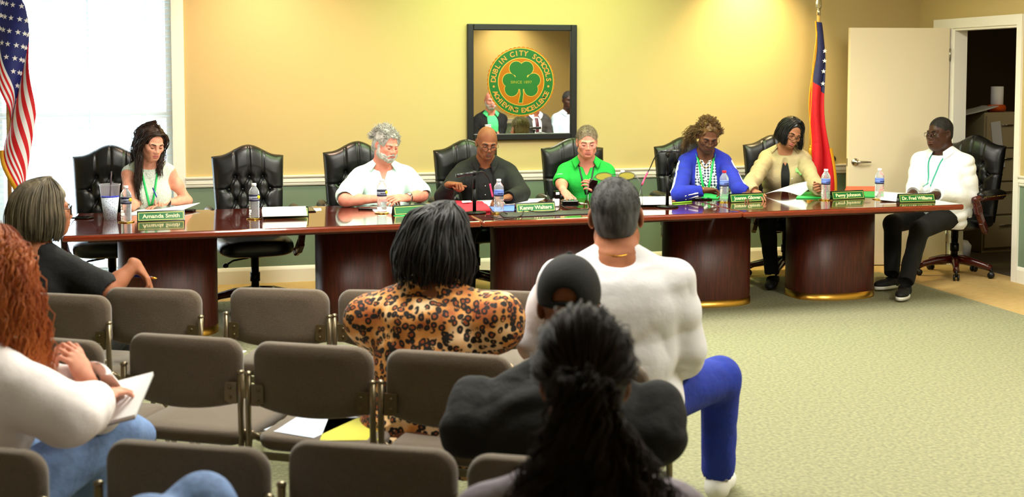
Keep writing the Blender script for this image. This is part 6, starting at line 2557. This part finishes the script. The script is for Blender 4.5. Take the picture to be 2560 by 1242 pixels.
# pen of the writing woman
pn = empty('pen', (0, 0, 0), 0, 'slim blue pen between the fingers of the woman in the knit top', 'pen')
a_ = np.array(atY(382, 470, 8.16)); b_ = np.array(atY(394, 498, 8.06))
MB().tube([a_, a_ + (b_ - a_) * .8], .004, 8).obj('barrel', M_penb, pn)
MB().tube([a_ + (b_ - a_) * .8, b_], [.0035, .001], 8).obj('tip', M_steel, pn)


def nameplate(px, py, rz, txt, label, w=.285, h=.062):
    p = atz(px, py, TZ)
    t = empty('nameplate', (p.x, p.y, TZ), TROT + rz, label, 'nameplate', 'green nameplates')
    tl = .020
    pts = [(0, 0), (.045, 0), (tl + .008, h), (tl, h)]     # (depth, z)
    vs = [(-w / 2, y, z) for y, z in pts] + [(w / 2, y, z) for y, z in pts]
    mesh_obj('block', vs, [(3, 2, 1, 0), (4, 5, 6, 7), (0, 1, 5, 4), (1, 2, 6, 5), (2, 3, 7, 6), (3, 0, 4, 7)], M_blackp, t, False)
    ang = math.atan2(tl, h)
    M = Matrix.Rotation(-ang, 3, 'X')
    pl = MB()
    pl.cm = 0
    pl.box((0, -.0012, h / 2), (w - .008, .0016, h - .006))
    pl.cm = 1
    iw, ih = w - .018, h - .016
    for c, s_ in (((0, -.0022, h / 2 + ih / 2), (iw, .0008, .0028)), ((0, -.0022, h / 2 - ih / 2), (iw, .0008, .0028)), ((-iw / 2, -.0022, h / 2), (.0028, .0008, ih)), ((iw / 2, -.0022, h / 2), (.0028, .0008, ih))):
        pl.box(c, s_)
    pl.v = [tuple(M @ Vector(v)) for v in pl.v]
    plo = pl.obj('plate', [M_plate, M_pgold], t)
    if txt:
        vs, fs, x0, x1 = text_mesh(txt, .034, .0007)
        k = min(1.12, (w - .05) / (x1 - x0))
        MB().add([M @ Vector(((v.x - (x0 + x1) / 2) * k, -.0024 - v.z, h / 2 - .011 + v.y)) for v in vs], fs, False).obj('lettering', mat('nameplate lettering', (.93, .90, .70), .4), plo)
    return t


nameplate(403, 552, R_(2), 'Amanda Smith', 'green nameplate before the woman in the pale knit top')
nameplate(716, 543, R_(2), '', 'nameplate half under the papers before the empty leather chair')
nameplate(1036, 536, R_(14), '', 'nameplate before the man in mint, mostly hidden by black locs')
nameplate(1341, 530, R_(8), 'Kenny Walters', 'green nameplate between the bald man and the man in the green polo')
nameplate(1624, 514, R_(0), '', 'nameplate under papers beside the second microphone base')
nameplate(1870, 505, R_(6), 'Joanna Glover', 'green nameplate right of the red-capped bottle')
nameplate(2122, 498, R_(6), 'Peggy Johnson', 'green nameplate between the two bottles nearest the door')
nameplate(2294, 506, R_(-3), 'Dr. Fred Williams', 'green nameplate before the man in the white shirt')


def sheet_px(name, label, cat, c4, m=M_paper, th=.0025, z0=.0, bend=None, group=None):
    """a sheet lying on the table: c4 = four outline pixels (near left, near right, far right, far left)"""
    P = [atz(x, y, TZ) for x, y in c4]

    def fn(u, v):
        p = (P[0] * (1 - u) + P[1] * u) * (1 - v) + (P[3] * (1 - u) + P[2] * u) * v
        return (p.x, p.y, TZ + z0 + th + (bend(u, v) if bend else 0))
    o = MB().sheet(fn, 16, 8, th).obj(name, m)
    return tag(o, label, cat, group)


GP = 'loose papers on the tables'
sheet_px('paper', 'white pages under the hands of the writing woman', 'paper', ((318, 538), (450, 534), (500, 519), (350, 520)), th=.004, bend=lambda u, v: .028 * max(0, u - .45) * (1 + v), group=GP)
phone(458, 528, R_(75), 'dark phone partly under the writing woman\'s pages')
sheet_px('paper', 'white pages lying over a nameplate before the empty leather chair', 'paper', ((656, 549), (768, 546), (742, 522), (654, 524)), th=.004, z0=.0, bend=lambda u, v: .072 * math.exp(-((v - .16) / .13) ** 2), group=GP)
sheet_px('folder', 'black folder beside the pages before the empty leather chair', 'folder', ((742, 532), (790, 530), (778, 518), (738, 519)), M_blackp, .006)
sheet_px('note_card', 'small white card right of the black folder', 'card', ((780, 529), (804, 526), (802, 520), (782, 521)), th=.001)
sheet_px('paper', 'white pages under the folded hands of the man in mint', 'paper', ((938, 532), (1020, 536), (1048, 518), (925, 518)), th=.004, group=GP)
sheet_px('folder', 'green folder edge beneath the mint-shirted man\'s pages', 'folder', ((985, 541), (1040, 541), (1050, 524), (975, 528)), M_green, .0015)
rb = sheet_px('folder', 'bright red folded cloth folder behind the first microphone', 'folder', ((1128, 536), (1226, 530), (1206, 508), (1112, 506)), M_folder, .016, bend=lambda u, v: .012 * math.sin(math.pi * min(1, v * 1.4)))
tag(sheet_px('name_tag', 'small white tag lying on the red folder', 'tag', ((1156, 518), (1180, 516), (1176, 512), (1154, 513)), M_paper, .001, .03), None)
sheet_px('paper', 'white pages between the bald man and the middle nameplate', 'paper', ((1198, 518), (1340, 510), (1362, 500), (1192, 503)), th=.006, bend=lambda u, v: .008 * u, group=GP)
sheet_px('folder', 'blue and green folder corner behind the middle bottle', 'folder', ((1232, 528), (1296, 528), (1290, 514), (1222, 514)), mat('blue folder', (.35, .48, .80), .5), .004)
sheet_px('mat', 'long dark grey mat along the front of the middle table', 'mat', ((1258, 544), (1480, 535), (1478, 526), (1246, 533)), mat('dark grey mat', (.16, .16, .16), .55), .006)
sheet_px('paper', 'white pages lying over a nameplate beside the second microphone', 'paper', ((1570, 519), (1680, 518), (1664, 494), (1590, 496)), th=.004, bend=lambda u, v: .07 * math.exp(-((v - .17) / .14) ** 2), group=GP)
for i, (c, lab) in enumerate((((.55, .85, .2), 'lime green pen right of the second microphone'), ((.75, .45, .3), 'tan pencil right of the second microphone'))):
    a_, b_ = atz(1676, 508 - 5 * i, TZ + .005), atz(1738, 503 - 4 * i, TZ + .005)
    pn = empty('pen', (0, 0, 0), 0, lab, 'pen')
    MB().tube([a_, a_.lerp(b_, .85)], .005, 8).obj('barrel', mat('pen colour %d' % i, c, .4), pn)
    MB().tube([a_.lerp(b_, .85), b_], [.0045, .001], 8).obj('tip', M_black, pn)
sheet_px('folder', 'green folder under the papers of the woman in the track jacket', 'folder', ((1752, 498), (1850, 498), (1856, 484), (1760, 484)), M_green, .010)
sheet_px('paper', 'white sheet lifted by the woman in the track jacket', 'paper', ((1822, 498), (1862, 490), (1884, 470), (1830, 478)), th=.002, z0=.012, bend=lambda u, v: .03 * u * u + .02 * v, group=GP)
sheet_px('folder', 'green folder beside the khaki-shirted woman\'s page', 'folder', ((1990, 497), (2060, 497), (2060, 480), (2000, 482)), M_green, .008)
c0, c1, c2, c3 = atz(1907, 488, TZ), atz(2000, 492, TZ), Vector(atY(2056, 448, 8.06)), Vector(atY(1986, 462, 8.12))


def fnk(u, v):
    p = (c0 * (1 - u) + c1 * u) * (1 - v) + (c3 * (1 - u) + c2 * u) * v
    return (p.x, p.y, p.z + .006 + .03 * math.sin(math.pi * u) * (1 - v))


tag(MB().sheet(fnk, 14, 14, .0015).obj('paper', M_paper), 'large white page held up by the woman in the khaki shirt', 'paper', GP)
sheet_px('folder', 'orange red folder at the back of the right-hand table before the door', 'folder', ((2112, 478), (2200, 478), (2190, 468), (2116, 468)), M_orange, .008)
sheet_px('paper', 'white pages beside the right-hand bottle', 'paper', ((2086, 490), (2166, 486), (2150, 476), (2090, 478)), th=.003, group=GP)
sheet_px('folder', 'green folder left of the bottle nearest the door lever', 'folder', ((2152, 492), (2196, 494), (2190, 480), (2150, 480)), M_green, .007)
sheet_px('paper', 'white pages before the hands of the man in the white shirt', 'paper', ((2200, 504), (2258, 506), (2290, 486), (2205, 484)), th=.006, bend=lambda u, v: .012 * (1 - u), group=GP)

# microphones on weighted stands
def mic(px, py, hpole, head0, head1, cable, label):
    p = atz(px, py, TZ)
    t = empty('microphone', (p.x, p.y, TZ), 0, label, 'microphone', 'table microphones')
    MB().lathe([(0, 0), (.075, 0), (.078, .004), (.074, .011), (.02, .016), (0, .016)], n=36).obj('base', M_nick, t)
    MB().tube([(0, 0, .012), (0, 0, hpole * .6)], .012, 14).tube([(0, 0, hpole * .6), (0, 0, hpole)], .009, 14).obj('stand', M_nick, t)
    L = lambda q: Vector(q) - Vector((p.x, p.y, TZ))
    a, b_ = L(head0), L(head1)
    MB().tube([(0, 0, hpole - .01), (0, 0, hpole + .012)], .015, 12).obj('clip', M_black, t)
    MB().tube([a, a.lerp(b_, .6)], .0105, 14).tube([a.lerp(b_, .6), b_], [.0105, .0125], 14).obj('microphone_body', mat('gunmetal', (.25, .25, .27), .35, .7), t)
    pts = catmull([L(q) for q in cable], 40)
    cb = MB().tube(pts, .0035, 8).obj('cable', M_black, t)
    k0, k1 = 16, 25
    MB().tube(pts[k0:k1], .0062, 8).obj('pink_tape', M_pink, cb)
    return t


m1 = atz(1186, 533, TZ)
yb = m1.y
mic(1186, 533, .265, atY(1192, 431, yb), atY(1140, 439, yb - .02), [atY(1192, 431, yb), atY(1206, 429, yb), atY(1221, 446, yb + .02), atY(1228, 475, yb + .03), atY(1234, 500, yb + .03), atz(1243, 522, TZ + .004), atz(1268, 534, TZ + .01)],
    'black table microphone on a round base before the bald man')
m2 = atz(1668, 518, TZ)
yb = m2.y
mic(1668, 518, .36, atY(1652, 378, yb), atY(1699, 378, yb - .03), [atY(1652, 378, yb), atY(1638, 392, yb + .02), atY(1626, 418, yb + .04), atY(1612, 445, yb + .04), atY(1602, 470, yb + .06), atz(1590, 500, TZ + .004), atz(1540, 512, TZ + .004)],
    'tall black table microphone beside the woman in the track jacket')

# adapters, conference box and cables
p = atz(1424, 516, TZ)
t = empty('conference_box', (p.x, p.y, TZ), R_(-8), 'flat black conference box with cables before the man in green', 'audio box')
auto_bevel(MB().box((0, 0, .024), (.115, .085, .042), bev=.008).obj('case', M_blackp, t), .003)
b = MB()
for k in range(3): b.lathe([(0, .044), (.010, .044), (.009, .052), (0, .053)], (-.035 + .035 * k, -.01, 0), 14)
b.obj('knobs', M_steel, t)
MB().tube([(.058, 0, .02), (.10, -.01, .018)], .009, 10).tube([(.10, -.01, .018), (.125, -.015, .016)], .005, 10).obj('plug', M_steel, t)
p = atz(1390, 516, TZ)
t = empty('power_adapter', (p.x, p.y, TZ), R_(5), 'black and white adapter standing beside the conference box', 'adapter')
MB().box((0, 0, .028), (.040, .04, .054), bev=.006).obj('white_block', M_white, t)
MB().box((.006, .0, .082), (.042, .04, .052), bev=.006).obj('black_block', M_blackp, t)
MB().box((.004, -.0205, .092), (.026, .001, .018)).obj('sticker', M_white, t)


def cable(pts, label, r=.0032):
    return tag(MB().tube(catmull([atz(x, y, TZ + .004 + h) for x, y, h in pts], 50), r, 8).obj('cable', M_black), label, 'cable', 'black cables on the middle table')


cable(((1228, 540, .002), (1258, 547, .002), (1300, 540, .008), (1312, 526, .008), (1350, 530, .008), (1394, 526, .004), (1398, 512, .002)), 'black cable looping over the dark mat to the adapter')
cable(((1400, 510, .01), (1420, 522, .004), (1450, 524, .004), (1490, 522, .004)), 'black cable from the adapter towards the right')
cable(((1374, 505, .0), (1366, 470, .0), (1372, 508, .0), (1382, 512, .01)), 'thin black lead rising left of the adapter', .002)

# papers on the audience chairs
def on_seat(i, dx, dy, w, l, m, label, name='paper', rz=0.):
    c = CHAIRS[i]
    a = c.rotation_euler[2]
    x = c.location.x + math.cos(a) * dx - math.sin(a) * dy
    y = c.location.y + math.sin(a) * dx + math.cos(a) * dy
    o = MB().box((0, 0, 0), (w, l, .003)).obj(name, m)
    o.location, o.rotation_euler = (x, y, .4595), (0, 0, a + rz)
    return tag(o, label, 'paper')


on_seat(1, -.16, -.17, .216, .279, M_paper, 'white sheet on the seat of the front-row chair behind the pen hand')
on_seat(2, -.10, -.2, .216, .279, M_paper, 'white page on the seat facing the empty leather chair', rz=.2)
on_seat(7, -.08, -.16, .20, .25, mat('yellow green sheet', (.72, .70, .20), .7), 'yellow sheet on the middle-row seat left of the leopard print', rz=.3)
on_seat(7, .08, -.18, .20, .26, mat('pale blue sheet', (.78, .82, .90), .7), 'pale sheet beside the yellow one on the middle-row seat', rz=-.2)

# ------------------------------------------------------------------ storeroom seen through the doorway
M_cab = mat('putty filing cabinet', (.62, .57, .44), .5)
fc = empty('filing_cabinet', (6.73, 9.42, 0), R_(4), 'putty coloured filing cabinet inside the dark doorway', 'filing cabinet')
auto_bevel(MB().box((.23, .36, .635), (.46, .72, 1.27)).obj('body', M_cab, fc), .004)
for k in range(4):
    d = auto_bevel(MB().box((.23, -.009, .19 + .302 * k), (.43, .018, .285)).obj('drawer', M_cab, fc), .003)
    MB().tube([(.17, -.03, .25 + .302 * k), (.29, -.03, .25 + .302 * k)], .006, 8).obj('handle', M_steel, d)
tag(MB().lathe([(0, 0), (.055, 0), (.055, .23), (.018, .23), (.018, .2), (0, .2)], (6.97, 9.58, 1.272), 24).obj('paper_roll', M_paper), 'white paper towel roll standing on the filing cabinet', 'paper roll')
tag(MB().lathe([(0, 0), (.032, 0), (.032, .16), (0, .16)], (6.84, 9.52, 1.305), 18, axis=Matrix.Rotation(math.pi / 2, 3, 'Y')).obj('orange_tube', mat('orange plastic', (.85, .35, .08), .5)), 'orange tube lying on the filing cabinet', 'tube')
def fnp2(u, v): return (6.50 + .36 * u, 9.40 + .25 * v, 1.276 + .05 * u * u - .03 * (1 - u) ** 2 * (1 - v) + .004)
tag(MB().sheet(fnp2, 10, 6, .006).obj('paper_bundle', mat('grey white paper', (.75, .75, .75), .8)), 'bundle of pale papers slumped on the filing cabinet', 'paper')
tag(MB().box((6.86, 9.402, .98), (.10, .003, .42), rot=(0, R_(-8), 0)).obj('hanging_sheet', mat('grey white paper', (.75, .75, .75), .8)), 'pale sheet hanging down the front of the filing cabinet', 'paper')
tag(MB().box((6.35, 9.62, 1.24), (.30, .32, .05), rot=(0, R_(-6), 0)).obj('cardboard_tray', mat('dark card', (.12, .12, .11), .7)), 'dark flat tray jutting out beside the filing cabinet', 'tray')
tag(MB().box((6.35, 9.70, .61), (.22, .4, 1.2)).obj('dark_cupboard', mat('dark wood', (.16, .11, .07), .5)), 'dark narrow cupboard left of the filing cabinet', 'cupboard')
tag(MB().lathe([(0, 0), (.09, 0), (.10, .10), (.07, .14), (0, .15)], (6.42, 9.30, .002), 20).obj('white_bag', M_white), 'white plastic bag on the storeroom floor', 'bag')
